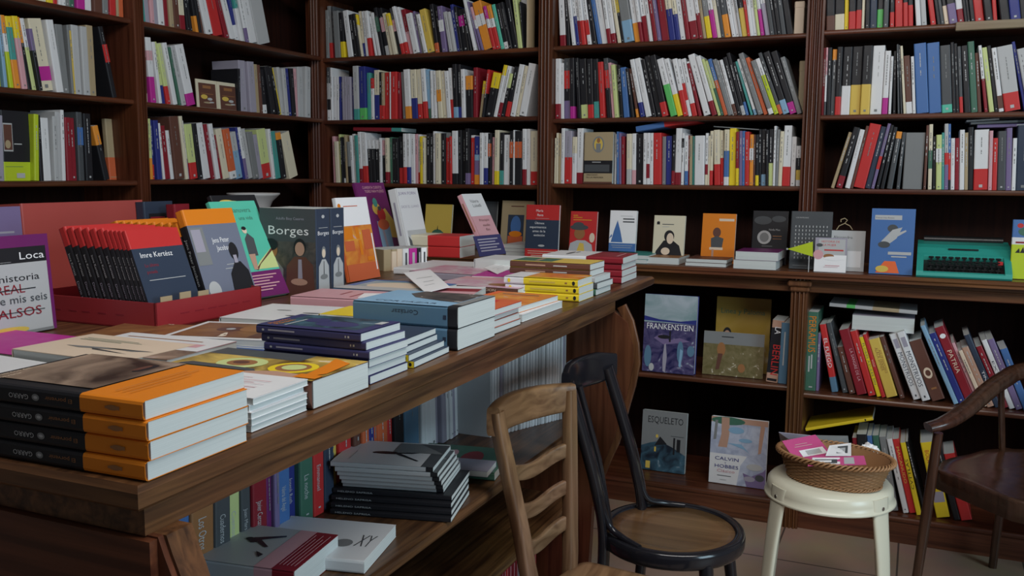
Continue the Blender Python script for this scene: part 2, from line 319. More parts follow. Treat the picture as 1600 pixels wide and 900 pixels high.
def shelf_row(segs, plane, zs, where, group, depth=(.125, .15), recess=.02, Lmax=.25, lim=None, arts=None):
    """segs: (ox, oy, scale, 'xb,xt,yt,spec[,xe];...') read in picture units from left to right along one shelf.
    plane: ('Y', y) back wall, spines face -Y;  ('X', x) left wall, spines face +X"""
    ax, pv = plane; raw = []
    for ox, oy, S, st in segs:
        for tk in st.split(';'):
            q = tk.strip().split(',')
            if len(q) < 4: continue
            raw.append([ox+float(q[0])/S, ox+float(q[1])/S, oy+float(q[2])/S, q[3], ox+float(q[4])/S if len(q) > 4 else None])
    items = []
    def base(px):
        y = 300.
        for _ in range(12):
            p = onY(px, y, pv) if ax == 'Y' else onX(px, y, pv); p.z = zs; y = proj(p)[1]
        return p
    def coord(p): return p.x if ax == 'Y' else p.y
    bk = []
    for i, (xb, xt, yt, spec, xe) in enumerate(raw):
        if xe is None: xe = raw[i+1][0] if i+1 < len(raw) else xb+6
        c0, c1 = coord(base(xb)), coord(base(xe))
        q = (onY if ax == 'Y' else onX)(xt, max(yt, -400), pv)
        h = q.z - zs; dx = coord(q) - c0
        tan = -dx/max(h, .05)           # positive: top leans to the left
        if yt <= 1: ln = rng.uniform(.195, .225)
        else: ln = math.hypot(h, dx)
        if ln > Lmax: ln = Lmax
        if lim: c0 = max(c0, lim[0]+.002); c1 = min(c1, lim[1]-.002)
        if c1 - c0 < .003: continue
        bk.append([c0, c1, max(-.8, min(.8, tan)), ln, spec])
    raw = raw[:len(bk)]
    # neighbours lean alike; where the lean grows a little air is left at the foot
    tn = [b[2] for b in bk]
    for i in range(len(bk)):
        near = [tn[j] for j in (i-1, i, i+1) if 0 <= j < len(bk) and abs(coord(base(raw[j][0])) - bk[i][0]) < .12]
        bk[i][2] = sorted(near)[len(near)//2] if len(near) == 3 else tn[i]
    for i in range(1, len(bk)):
        gap = max(0, bk[i][0]-bk[i-1][1]); hh = min(bk[i-1][3], bk[i][3]); need = (bk[i][2]-bk[i-1][2])*hh - gap
        if need > 0:
            take = min(need, (bk[i-1][1]-bk[i-1][0])*.4); bk[i-1][1] -= take; gap = max(0, bk[i][0]-bk[i-1][1])
            over = need - take
            if over > 1e-5:
                if bk[i-1][2] > 0 or bk[i][2] <= 0: bk[i][2] -= over/hh
                else: bk[i-1][2] += over/hh*.5; bk[i][2] -= over/hh*.5
    for i in range(len(bk)-2, -1, -1):
        gap = max(0, bk[i+1][0]-bk[i][1]); hh = min(bk[i+1][3], bk[i][3])
        if bk[i][2] < bk[i+1][2] - gap/hh: bk[i][2] = bk[i+1][2] - gap/hh
    if lim:
        for b in bk:
            b[2] = min(b[2], (b[0]-lim[0])/b[3]); b[2] = max(b[2], -(lim[1]-b[1])/b[3])
    for bi, (c0, c1, tan, ln, spec) in enumerate(bk):
        a = math.atan(tan); T = max((c1-c0)*math.cos(a)*.985, .004); ca, sa = math.cos(a), math.sin(a)
        jit = rng.uniform(-.004, .012); W = rng.uniform(*depth)
        if ax == 'Y':
            n = Vector((ca, 0, sa)); u = Vector((0, 1, 0)); P = lambda c: Vector((c, pv+recess-.02+jit, zs+.0005))
        else:
            n = Vector((0, ca, sa)); u = Vector((-1, 0, 0)); P = lambda c: Vector((pv-(recess-.02)-jit, c, zs+.0005))
        if a >= 0: o = P(c0) + n*T
        else: o = P(c0 + T/ca)
        lab_spec = spec; extra = []
        ps_ = parse(spec)
        if len(ps_) == 3 and ps_[0][2] == ps_[2][2]: extra = [('sr', 0, 1-ps_[1][1], 1, 1-ps_[1][0], ps_[1][2])]; spec = ps_[0][2]
        nm = 'pocket_book' if ln < .19 else 'thick_paperback' if T > .026 else 'slim_paperback' if T < .0145 else 'paperback'
        b = book(nm, W, ln, T, spec, mtx(o, u, n), extra + ((arts or {}).get(bi) or spine_marks(T, ln, spec)), parts=False)
        items.append((b, describe(lab_spec, T, ln)))
    if where: label_row(items, where, group)
    return items
# ------------------------------------------------------------------ the room
def struct(name, f):
    m = MB(); f(m); o = m.build(name); tag(o, kind='structure'); return o
struct('floor', lambda m: m.box(-3.2, -3.2, -.05, 3.4, 4.05, 0, 'floor_tiles'))
struct('wall_back', lambda m: m.box(-3.2, 3.985, 0, 3.4, 4.1, 3.1, 'wall_paint'))
struct('wall_left', lambda m: m.box(-3.2, -3.2, 0, -2.885, 3.985, 3.1, 'wall_paint'))
struct('ceiling', lambda m: m.box(-3.2, -3.2, 3.1, 3.4, 4.1, 3.2, 'wall_paint'))

def local(o, root):
    o.data.transform(Matrix.Translation(-Vector(root.location))); o.parent = root; return o
def part(m, name, root, wd=False, label=None):
    o = m.build(name)
    if wd: weld(o)
    local(o, root)
    if label: o['label'] = label
    return o
def pilaster(x, y0, y1, z0, z1, wd, k, cap=True, along='Y'):
    """fluted upright: flat edges and three raised reeds on its face"""
    m = MB(); e = .008; f = y0
    prof = [(-wd/2, y1), (-wd/2, f), (-wd/2+e, f)]
    n = 3; ww = (wd-2*e)/n
    for i in range(n):
        c0 = -wd/2+e+i*ww
        for j in range(7):
            t = j/6; prof.append((c0+ww*(.08+.84*t), f+.004-.010*math.sin(math.pi*t)))
    prof += [(wd/2-e, f), (wd/2, f), (wd/2, y1)]
    if along == 'Y': poly = [(x+a, b) for a, b in prof]
    else: poly = [(b, x-a) for a, b in prof]
    m.prism(poly, 'Z', z0, z1, k)
    if cap and along == 'Y':
        m.box(x-wd/2-.012, f-.022, z1-.03, x+wd/2+.012, f+.03, z1-.008, k, .005); m.box(x-wd/2-.005, f-.014, z1-.05, x+wd/2+.005, f+.03, z1-.03, k, .005)
    return m
def board(m, a, b, axis, front, back, z, th, k):
    """shelf board with a rounded front edge; runs from a to b along axis; front/back are the other coordinate"""
    s = 1 if back > front else -1; r = th*.35
    prof = [(back, z), (front+s*r, z), (front+s*r*.3, z-r*.3), (front, z-r), (front, z-th+r), (front+s*r*.3, z-th+r*.3), (front+s*r, z-th), (back, z-th)]
    if axis == 'X': m.prism(prof, 'X', a, b, k)
    else: m.prism([(p[0], p[1]) for p in prof], 'Y', a, b, k)
ZA, ZB, ZC = [1.866, 1.866, 1.872], [1.578, 1.565, 1.560], [1.284, 1.292, 1.285]
BX = [(-2.610, -1.506), (-1.442, -.418), (-.364, .66)]
TOPZ = 2.62
root = tag(empty('bookcase', (-1, 3.97, .985)), 'tall dark mahogany bookcase of three bays standing on the back counter', 'bookcase')
for x in (-2.6415, -1.474, -.391, .69): part(pilaster(x, 3.685, 3.97, .985, TOPZ, .063, 'mahogany_Z', False), 'pilaster', root)
for i, (a, b) in enumerate(BX):
    for z in (ZA[i], ZB[i], ZC[i], ZA[i]+.297, TOPZ):
        m = MB(); board(m, a, b, 'X', 3.70, 3.965, z, .019, 'mahogany_X'); part(m, 'shelf_board', root)
m = MB(); m.box(-2.61, 3.966, .985, .66, 3.98, TOPZ, 'back_board'); part(m, 'back_panel', root)
root = tag(empty('bookcase', (-2.88, 2, .985)), 'dark mahogany bookcase along the side wall, meeting the corner', 'bookcase')
for y in (1.26, 2.554): part(pilaster(y, -2.585, -2.87, .985, TOPZ, .048, 'mahogany_Z', False, 'X'), 'pilaster', root)
LY = [(1.284, 2.53), (2.578, 3.68)]; LZA, LZB, LZC = [1.871, 1.871], [1.588, 1.584], [1.299, 1.302]
for i, (a, b) in enumerate(LY):
    for z in (LZA[i], LZB[i], LZC[i], LZA[i]+.297, TOPZ):
        m = MB(); board(m, a, b, 'Y', -2.60, -2.865, z, .019, 'mahogany_Y'); part(m, 'shelf_board', root)
m = MB(); m.box(-2.882, 1.24, .985, -2.866, 3.97, TOPZ, 'back_board'); part(m, 'back_panel', root)
m = MB(); m.box(-2.70, 3.70, .985, -2.674, 3.97, TOPZ, 'mahogany_Z'); part(m, 'corner_panel', root)
# lower cabinets and counters
CZ = .985
def counter(name, x0, x1, label):
    m = MB(); prof = [(3.97, CZ), (3.475, CZ), (3.470, CZ-.004), (3.470, CZ-.012), (3.476, CZ-.018), (3.476, CZ-.026), (3.97, CZ-.026)]
    m.prism(prof, 'X', x0, x1, 'walnut_X'); o = m.build(name); tag(o, label, 'counter'); return o
counter('countertop', -2.36, 1.2, 'long dark walnut counter top below the back wall bookcase')
m = MB(); m.box(-2.88, .9, CZ-.026, -2.362, 3.97, CZ, 'walnut_Y', .004); tag(m.build('countertop'), 'dark counter top under the side wall bookcase, behind the book table', 'counter')
root = tag(empty('low_cabinet', (-.4, 3.9, 0)), 'open low mahogany shelving with fluted posts below the back counter', 'cabinet')
for x in (-1.47, -.386, .69): part(pilaster(x, 3.515, 3.95, .0, .958, .060, 'walnut_Z'), 'pilaster', root)
LB = [(-2.36, -1.50), (-1.44, -.416), (-.356, .66)]; LZ = [.54, .546, .527]
for i, (a, b) in enumerate(LB):
    m = MB(); board(m, a, b, 'X', 3.53, 3.95, LZ[i], .021, 'mahogany_X'); part(m, 'shelf_board', root)
    m = MB(); board(m, a, b, 'X', 3.525, 3.95, .101, .022, 'mahogany_X'); part(m, 'bottom_board', root)
    m = MB(); m.box(a, 3.53, .905, b, 3.55, .958, 'walnut_X', .003); m.box(a, 3.526, .935, b, 3.54, .942, 'walnut_X', .002); part(m, 'fascia', root)
    m = MB(); m.box(a, 3.532, 0, b, 3.55, .079, 'mahogany_X'); part(m, 'plinth', root)
m = MB(); m.box(-2.36, 3.951, 0, .66, 3.965, .958, 'back_board'); part(m, 'back_panel', root)
root = tag(empty('low_cabinet', (-2.6, 2.2, 0)), 'dark panelled low cabinet under the side wall counter', 'cabinet')
m = MB(); m.box(-2.88, .95, 0, -2.40, 3.97, .958, 'mahogany_Z', .003); part(m, 'carcass', root)
for y in (1.0, 1.75, 2.5): 
    m = MB(); m.box(-2.40, y, .08, -2.385, y+.68, .9, 'mahogany_Z', .006); part(m, 'door', root)

# ------------------------------------------------------------------ the book table
TZ = 1.033
TA = math.atan2(.037, 1.79)      # the long edge leans a little towards the side wall
def TE(y): return -.666 - (y-.635)*math.tan(TA)
root = tag(empty('display_table', (-1.2, 1.6, 0)), 'long oak book table with two shelves under its top, heaped with books', 'table')
def slabpoly(o, y0, y1, xl): return [(TE(y0)+o, y0), (TE(y1)+o, y1), (xl, y1), (xl, y0)]
m = MB(); e = .006
a = slabpoly(0, .632, 2.66, -2.02); b2 = slabpoly(-e, .632+e, 2.66-e, -2.02+e)
for (p, z0), (q, z1) in (((b2, TZ), (a, TZ-e)), ((a, TZ-e), (a, TZ-.021)), ((a, TZ-.021), (b2, TZ-.026))):
    for i in range(4):
        j = (i+1) % 4; m.face([(*q[i], z1), (*q[j], z1), (*p[j], z0), (*p[i], z0)], 'oak_Y' if i % 2 == 0 else 'oak_X')
m.face([(*p, TZ) for p in b2], 'oak_Y'); m.face([(*p, TZ-.026) for p in b2][::-1], 'oak_Y')
part(m, 'table_top', root, True)
m = MB(); c0 = slabpoly(.008-.014, .645, 2.27, -2.0)
m.prism(c0, 'Z', TZ-.053, TZ-.026, 'oak_Y'); part(m, 'apron', root)
# bulging end panels
px = [(973, 478), (985, 503), (993, 537), (994.5, 567), (988, 600), (980, 627), (972, 657), (962, 690), (950, 715), (938, 745), (930, 790)]
prof = [(onY(x, y, 2.28).x, onY(x, y, 2.28).z) for x, y in px]
def endpanel(y0, y1, dx, xl, k='walnut_Z'):
    poly = [(xl, .98), (-.705+dx, .98)] + [(x+dx, z) for x, z in prof if z < .975] + [(prof[-1][0]+dx-.02, .0), (xl, 0)]
    m = MB(); m.prism(poly, 'Y', y0, y1, k); return m
part(endpanel(2.265, 2.29, -.004, -1.25, 'mahogany_Z'), 'end_panel', root)
m = MB(); m.sweep([Vector((x-.002, 2.2775, z)) for x, z in prof], (.027, .010), 'walnut_Z', up=(0, 1, 0), power=6, n=8)
o_ = m.build('panel_edging'); o_.data.transform(Matrix.Translation(-Vector(root.location))); o_.parent = [c for c in root.children if c.name.startswith('end_panel')][0]
npf = [(-.655, .98), (-.648, .962), (-.638, .94), (-.627, .91), (-.617, .87), (-.609, .82), (-.606, .77), (-.608, .70), (-.618, .62), (-.635, .54), (-.66, .46), (-.69, .36), (-.70, .0)]
m = MB(); m.prism([(-1.25, .98)] + npf + [(-1.25, 0)], 'Y', .655, .690, 'oak_Z')
part(m, 'end_panel', root)
m = MB(); ins_ = [(x-.004, z) for x, z in npf]
m.prism([(-2.0, .975)] + ins_ + [(-2.0, 0)], 'Y', .648, .655, 'mahogany_Z')
for x in (-2.0, -1.55, -1.12, -.76): m.box(x, .640, 0, x+.07, .648, .905, 'mahogany_Z')
m.box(-2.0, .638, .905, -.66, .648, .978, 'mahogany_X'); part(m, 'outer_panel', root)
m = MB(); m.box(-1.28, .688, .0, -1.262, 2.6, .978, 'back_board'); part(m, 'partition', root)
m = MB(); m.box(-2.0, .69, .0, -1.98, 2.6, .978, 'mahogany_Z'); part(m, 'far_side', root)
for z, x in ((.69, -.768), (.47, -.80), (.16, -.83)):
    m = MB(); board(m, .688, 2.265, 'Y', x, -1.262, z, .022, 'oak_Y'); part(m, 'shelf_board', root)
# ------------------------------------------------------------------ books on the upper shelves
YP, XP = 3.72, -2.62
def RB(i, j, segs, where, group, **k): return shelf_row(segs, ('Y', YP), (ZA, ZB, ZC)[j][i], where, group, lim=BX[i], **k)
def RL(i, j, segs, where, group, **k): return shelf_row(segs, ('X', XP), (LZA, LZB, LZC)[j][i], where, group, lim=LY[i], **k)
RL(0, 0, [(0, 0, 6, '380,380,0,c;450,450,0,y;510,510,0,r;555,553,0,w;590,588,0,w;620,618,0,g;670,668,0,n;722,718,0,m;803,800,0,w;880,878,0,v;962,958,0,g;1020,1015,0,R;1038,1032,0,r;1103,1100,0,a;1126,1120,0,x;1178,1175,0,b,1214')],
   'top shelf, side wall near bay', 'books on the top shelf of the near side bay')
RL(0, 1, [(0, 0, 6, '-60,-110,130,o.25w.5z;40,-30,140,s;95,0,140,o.25w.5z;140,40,150,y.15t.6o;205,110,150,y.3p;285,150,160,o.35k;325,205,170,w.4N;365,262,270,P.35k;402,275,170,c.66m.86c;530,425,185,w;600,528,225,g;672,620,235,g;694,645,285,Y;722,682,230,l;790,750,245,l;852,818,235,a,918;1062,925,250,k.25r.5k,1108')],
   'middle shelf, side wall near bay', 'books on the middle shelf of the near side bay')
RL(0, 2, [(0, 150, 6, '-40,-60,180,L,42;325,318,172,z;403,365,180,k;438,402,203,w;512,488,190,l;552,530,150,l;592,575,132,w;632,600,200,R;690,662,205,R,750;755,722,150,d.22b.48d;812,795,165,k,880;985,870,285,o.35k,1040')],
   'bottom shelf, side wall near bay', 'books on the bottom shelf of the near side bay')
RL(1, 0, [(210, 0, 5.517, '80,62,0,t;105,95,0,L;148,130,0,b.4p;190,175,0,L;228,205,0,w;280,262,0,c.4R;316,300,0,a;355,335,0,c.5v;408,385,0,c.75R;470,440,0,k;503,460,0,k;535,490,0,k.7o;560,515,0,k;600,535,0,v;632,575,0,w;697,630,0,r;800,700,0,R;838,755,0,w;885,820,0,B.7w;915,850,0,t.4w;945,885,0,l;972,905,0,w.7P;1008,930,0,w;1076,1000,0,l,1188')],
   'top shelf, side corner bay', 'books on the top shelf of the side corner bay')
RL(1, 1, [(210, 0, 5.517, '98,85,490,v.8c;150,95,320,w.2p.35w.6m;213,150,362,w;253,175,360,N.7B;300,210,375,N.7r;343,245,370,w;385,282,410,n;412,315,395,l;455,345,390,w.8m,528;905,900,592,k;938,905,518,L;1000,970,530,L;1055,1040,555,a;1090,1060,560,v;1118,1085,600,k.8w;1180,1110,575,k;1235,1160,580,k;1258,1185,590,y;1280,1235,580,l;1305,1270,590,l;1335,1300,590,B;1370,1340,590,k;1400,1380,590,p;1435,1425,575,l;1480,1478,575,l,1522')],
   'middle shelf, side corner bay', 'books on the middle shelf of the side corner bay')
RL(1, 2, [(210, 150, 5.517, '133,105,195,N.65o;172,148,205,B.75r;210,170,210,B;262,215,235,w;288,235,258,R;335,275,300,w;362,300,178,v,440;446,385,175,c;474,412,215,w.65P;500,448,245,N.7r;565,505,240,k;618,545,238,w;680,608,245,R;706,635,243,w;748,685,340,R;776,705,288,c;828,758,290,x.85w;884,822,318,l.4s;944,872,272,B;962,888,275,w.6P;992,925,290,l;1038,970,320,g;1088,1030,340,L;1128,1080,290,N.7r;1202,1145,288,w;1233,1190,308,t;1280,1225,320,o.15k;1348,1262,332,c,1424')],
   'bottom shelf, side corner bay', 'books on the bottom shelf of the side corner bay')
RB(0, 0, [(490, 0, 8.42, '150,115,135,g;195,155,80,g.7r;240,200,85,d.7R;285,262,150,g;365,328,170,k.65y;455,375,150,w;530,455,200,k;580,500,190,k;622,525,200,y.25c;645,570,150,c.7B;680,618,150,w;722,655,150,w.6r;795,690,225,w;835,745,170,w;880,765,110,k.2n.5k;935,830,110,k.2p.5k.8l;995,890,180,c;1050,940,190,y.3c;1110,995,110,d.25p.5k;1160,1022,100,w.78r;1205,1075,105,w.75r;1250,1130,130,R.5p;1310,1205,190,w;1388,1285,150,P;1415,1320,180,g;1450,1345,200,w;1500,1378,140,Y,1585'),
   (670, 0, 8.42, '78,-5,60,k.8x;130,60,90,k;175,110,90,P.3w.55P;265,180,165,l;318,235,165,l;362,258,65,B;405,320,90,k;440,362,130,k.15m.4k;535,440,120,k;590,412,15,w;650,475,30,P;680,520,100,p.3w.5P;715,555,40,o.27w.5o;835,703,90,m.3w.5r;880,755,80,o.3w.5r;942,805,70,T;990,865,60,k.85w;1055,930,40,k;1100,985,0,k;1168,1092,0,N;1225,1180,20,k,1238')],
   'top shelf, first back bay', 'books on the top shelf of the first back bay')
RB(0, 1, [(490, 90, 8.42, '130,118,255,l.2w;178,165,130,d.3l.6k.8w;226,210,135,w;247,243,250,w;290,288,250,w;330,318,250,B;355,345,250,B;375,358,250,L;410,398,250,L;440,430,255,L;505,488,260,B;535,510,115,l.8t;606,592,120,B.78G;690,675,200,t;742,735,270,r.25w;785,765,165,c.5B;856,848,190,k.7r;888,888,200,a.7r;925,912,195,r;1003,1000,190,w;1018,1015,190,r;1102,1095,200,R;1162,1125,190,g;1208,1175,160,w.75o;1283,1255,160,c.58B;1360,1335,155,c.7r;1438,1395,150,w.66r;1495,1450,155,s.8n;1540,1520,170,w;1570,1552,170,w'),
   (670, 90, 8.42, '60,40,175,w;118,80,175,c.4o.65c;178,140,175,c;232,188,180,w;288,245,140,w.63r;328,305,90,k.8s;385,365,90,k.8B;428,402,155,w;478,470,240,o.33k;568,570,130,R,625;648,700,310,y.35a;690,765,160,r.5k;720,835,210,y.35k,825;835,965,100,y.2w;882,1020,115,w.72R;935,1055,215,N.33k;985,1085,120,k.7r;1060,1195,100,w;1130,1250,115,c;1180,1310,90,w,1280')],
   'middle shelf, first back bay', 'books on the middle shelf of the first back bay')
RB(0, 2, [(490, 190, 8.18, '245,222,190,p;285,258,255,c;335,303,165,N;362,350,200,k;380,362,210,k.9w;410,372,175,a;445,415,260,g.6k;478,440,180,w;512,478,160,w;548,520,178,t;590,558,135,w.72R;635,600,150,w.66r;698,670,240,w.2k;745,718,240,w.2k;792,772,240,w.2k;842,832,210,w;872,862,240,p.35k;922,915,210,c.75R;965,952,200,n;1000,990,215,k;1045,1035,215,k;1085,1075,190,k.67r;1150,1143,155,w.67r;1195,1185,155,w.67B;1238,1222,160,w;1288,1280,160,p;1322,1318,165,w.77r;1358,1352,190,y;1396,1390,205,c;1425,1425,150,k;1478,1478,150,k;1525,1520,125,w,1552'),
   (670, 190, 8.18, '50,46,125,w;88,85,150,c;148,148,150,k;205,200,140,g.1r;270,268,190,r;298,290,120,w.8k;370,365,110,k;418,415,110,k;466,462,90,k.8P;520,523,175,w.05r;572,575,190,B.38s.5P.8o;648,650,145,w;695,695,145,w.68B;748,750,150,k.2x.45k;793,800,200,p;832,842,110,c.75y;888,902,140,k.73t;945,955,170,w;1030,1038,120,k.2x.5k;1078,1083,110,w;1095,1097,120,k.2x.5k;1190,1203,95,w.72R;1243,1247,95,w;1288,1290,120,c.75r,1380')],
   'bottom shelf, first back bay', 'books on the bottom shelf of the first back bay')
RB(1, 0, [(860, 0, 8, '108,88,0,w.78R;198,165,0,k;272,208,0,w;320,252,0,w.4B;362,300,0,w.5R;395,335,0,w.55r;458,388,0,w.5r.8w;522,440,0,k;585,485,0,b;635,545,0,w;712,642,0,w.7R;762,708,0,w.8R;838,755,0,c;885,800,0,y.4k;925,870,0,g.6s;1050,970,0,w.65o;1125,1050,0,w.6R;1165,1105,0,w.52R;1232,1165,0,w;1290,1215,0,R;1345,1265,0,P;1388,1325,0,R;1488,1420,0,c.4B;1565,1500,0,c.5B'),
   (1050, 0, 7.27, '92,38,0,w;158,95,0,R;208,145,0,w.66R;303,240,0,w.5R;355,295,0,a;395,330,0,g.6y;460,390,0,w.5m;516,450,0,c;556,495,0,d;595,530,0,d.58o;677,600,0,w;722,650,0,w;766,700,0,l;795,740,0,k.5Y;858,800,0,r;888,840,0,w;930,880,0,w;972,920,0,N;1010,950,0,w.5m;1055,1000,0,w.45L;1112,1050,0,d;1162,1105,0,k;1193,1140,0,k;1240,1190,0,z.05d;1300,1245,0,k,1372')],
   'top shelf, middle back bay', 'books on the top shelf of the middle back bay')
RB(1, 1, [(860, 75, 8, '50,45,120,w.75R;125,122,190,w;165,172,130,d.2r.5k.7P;248,240,100,k.8m;332,285,90,k;375,342,140,k.77N;466,448,140,k.77r;538,520,140,k.72t;620,590,180,r;700,652,130,d.2r.5k;768,700,190,p;805,755,215,N;855,815,210,k;880,850,215,k;912,865,248,b;1015,940,260,k;1068,975,260,v.83o;1125,985,155,w.75B;1190,1045,140,w;1268,1120,150,k;1325,1160,90,k;1395,1230,90,k.77r;1500,1325,150,w.45G;1588,1405,150,w.62y'),
   (1050, 70, 7.27, '123,-5,165,w.55r;180,50,165,w.42r.72w;222,88,165,w.78r;295,155,195,w.03R;358,170,105,w;452,262,140,w.76R;522,330,170,N;555,372,190,N.5n;592,410,170,b.38x;638,450,180,g;688,508,180,l;705,535,180,w.8v;745,605,140,k;792,610,100,k.85l;838,685,200,k.75b;888,705,195,t;928,722,170,w.9s;975,755,90,g;1040,815,160,x;1100,900,190,g.9w;1162,945,170,w.3z;1218,970,90,d.85x;1262,1025,70,k.78s;1340,1105,50,k.82m;1420,1225,150,g,1478')],
   'middle shelf, middle back bay', 'books on the middle shelf of the middle back bay')
RB(1, 2, [(860, 180, 7.5, '35,45,270,c;65,70,210,c;90,97,215,a;118,130,155,w;158,168,185,L.5r;243,250,255,c.35w;298,308,155,w.8R,372;740,755,220,w;778,768,195,b;802,800,210,P;828,835,250,R,865;885,888,220,c.7l;945,950,215,w.72p;992,998,220,k;1085,1093,210,w;1125,1130,210,w.6R.88w;1165,1168,210,w;1205,1215,210,r;1298,1300,250,g;1342,1348,245,B;1412,1430,230,k.72R;1452,1472,155,w.78R'),
   (1050, 180, 7.27, '98,105,205,w.1k.28w;135,150,230,w.72b;176,180,230,R;192,198,235,a;222,230,240,t;252,262,235,w,365;368,375,205,w.6R.8c;400,412,235,c;420,435,180,c.73r;476,470,170,c.62r;545,540,175,c.5r;583,595,165,c.38b.85w;640,652,150,y;720,728,190,R.68y;757,760,180,P;792,798,180,b;822,828,190,r;870,880,220,o.27w.5o;915,928,220,v;940,945,220,k.8y;978,984,160,k;1005,1010,160,k.8s;1062,1070,170,k;1092,1100,160,k.6N;1143,1170,125,w;1168,1187,165,g;1203,1232,185,c;1245,1278,120,w.68r,1335;1338,1362,245,w;1402,1412,350,w.3k.6Y.85w,1460')],
   'bottom shelf, middle back bay', 'books on the bottom shelf of the middle back bay')
RB(2, 0, [(1270, 0, 9.41, '195,192,0,k.76v;320,327,0,k.72c;460,470,0,y;522,530,0,k.7r;625,640,0,k.65r;712,735,0,c;765,772,0,k;832,842,0,D;937,952,0,k.68G;1030,1045,0,G.4d;1130,1135,0,k.75r;1208,1207,0,w.5r;1328,1325,0,k.6r;1402,1400,0,k.65r'),
   (1430, 0, 9.41, '12,-10,0,w;92,72,0,l;228,180,0,c.5r;325,270,0,k;380,330,0,d;435,385,0,k.7C;500,470,0,k.68P;628,570,0,w.75R;730,690,0,k;775,738,0,k;818,780,0,k;885,835,0,k.55r;1032,1010,0,k;1150,1112,0,k.55r;1258,1240,0,k;1400,1362,0,l.62B;1560,1530,0,k,1700')],
   'top shelf, end back bay', 'books on the top shelf of the end back bay')
RB(2, 1, [(1270, 60, 7.5, '98,130,80,R;128,150,110,p.4w.8d;155,190,60,k;200,225,130,o.16d;252,290,70,k.73r;318,365,60,k.57w;425,470,60,k.56Y;550,592,60,k.56Y;662,710,65,w;803,848,145,w.74m;883,915,210,w;935,930,150,k;995,945,60,d;1030,985,80,d;1062,1022,90,c;1093,1070,205,v.8w;1170,1132,215,w,1207'),
   (1430, 60, 7.5, '15,-5,25,b;162,128,15,b;312,287,90,d.88T;438,415,50,k;480,452,60,k;522,492,95,d.76r;575,522,90,k;655,612,40,n;735,700,170,v;812,722,90,w.5R;868,790,110,N;932,840,90,k;980,882,120,w.75v.95w;1050,960,105,l.72r,1255;1280,1095,50,B;1320,1190,130,l.7r,1420')],
   'middle shelf, end back bay', 'books on the middle shelf of the end back bay')
RB(2, 2, [(1270, 180, 6.92, '190,385,190,a;245,440,140,k.8R;343,500,160,w;400,575,120,v;433,625,110,r;560,735,130,D;628,810,95,P.5r.7P;680,842,110,k;725,872,130,k;795,905,180,o.12d;900,965,185,d;965,1005,190,g'),
   (1430, 180, 6.92, '85,122,110,v;135,147,100,c.4n.68c;185,192,230,k;222,228,215,N.25w.5N;285,290,190,t;312,318,95,l.44r.62P;355,360,95,b.44r.85k;382,390,250,w;425,432,250,R;475,485,160,w;532,538,190,a;570,577,130,k;628,645,160,w.65r;787,805,170,p;828,845,250,r;885,895,175,d;975,990,140,P;1040,1060,250,w;1085,1112,110,D,1235')],
   'bottom shelf, end back bay', 'books on the bottom shelf of the end back bay')
# ------------------------------------------------------------------ placing single books
def at(px, Y, z):
    y = 300.
    for _ in range(15):
        p = onY(px, y, Y); p.z = z; y = proj(p)[1]
    return p
def stand(name, a, b, T, spec, art, label, top=None, L=None, lean=6, hard=False, group=None, cat='book', bulge=0., parts=True, roll=0, mirror=False):
    """face-out book whose front cover's lower edge runs a -> b; top: picture point of its upper left corner (gives height and lean)"""
    a, b = Vector(a), Vector(b); u = b-a; u.z = 0; W = u.length; u.normalize(); nh = u.cross(Vector((0, 0, 1)))
    def vec(ph): return (Vector((0, 0, 1))*math.cos(ph) - nh*math.sin(ph)), (nh*math.cos(ph) + Vector((0, 0, 1))*math.sin(ph))
    if top and L is None:
        best = (1e9,)
        for ph in ([lean] if lean is not None else range(2, 34, 1)):
            v, n = vec(R(ph))
            for k in range(40):
                l = .10 + k*.006; q = proj(a + v*l); d = (q[0]-top[0])**2*(0 if lean is not None else 1) + (q[1]-top[1])**2
                if d < best[0]: best = (d, ph, l)
        lean, L = best[1], best[2]
    ph = R(lean or 0); v, n = vec(ph)
    if roll:
        rr = R(roll); u, v = u*math.cos(rr) + v*math.sin(rr), v*math.cos(rr) - u*math.sin(rr)
    o = a + Vector((0, 0, T*math.sin(ph) + .0006)) + (Vector((0, 0, max(0, -u.z*W))))
    return book(name, W, L, T, spec, mtx(o, u, n), art, hard, bulge, label, group, parts, cat)
def standY(name, x0, x1, Y, z, ytop, T, spec, art, label, **k):
    return stand(name, at(x0, Y, z), at(x1, Y, z), T, spec, art, label, top=(x0, ytop), **k)
def flat(name, br, ang, wx, dy, z, T, spec, orient, label, art=None, group=None, hard=False, bulge=0., parts=True, cat='book', tilt=0, paper='paper'):
    """lying book; br: near right corner, wx: extent along x, dy: extent away from the viewer.
    orient S spine to the viewer, F fore-edge to the viewer, H foot to the viewer, E spine away to the right (head to the viewer)"""
    ca, sa = math.cos(R(ang)), math.sin(R(ang)); X = Vector((ca, sa, 0)); Y = Vector((-sa, ca, 0)); Z = Vector((0, 0, 1)); P = Vector((br[0], br[1], z+T+.0004))
    if tilt: X = X*math.cos(R(tilt)) + Z*math.sin(R(tilt)); Z = X.cross(Y)
    if orient == 'S': W, L, o, u = dy, wx, P, Y
    elif orient == 'F': W, L, o, u = dy, wx, P - X*wx + Y*dy, -Y
    elif orient == 'H': W, L, o, u = wx, dy, P - X*wx, X
    elif orient == 'E': W, L, o, u = wx, dy, P + Y*dy, -X
    return book(name, W, L, T, spec, mtx(o, u, Z), art, hard, bulge, label, group, parts, cat, paper)
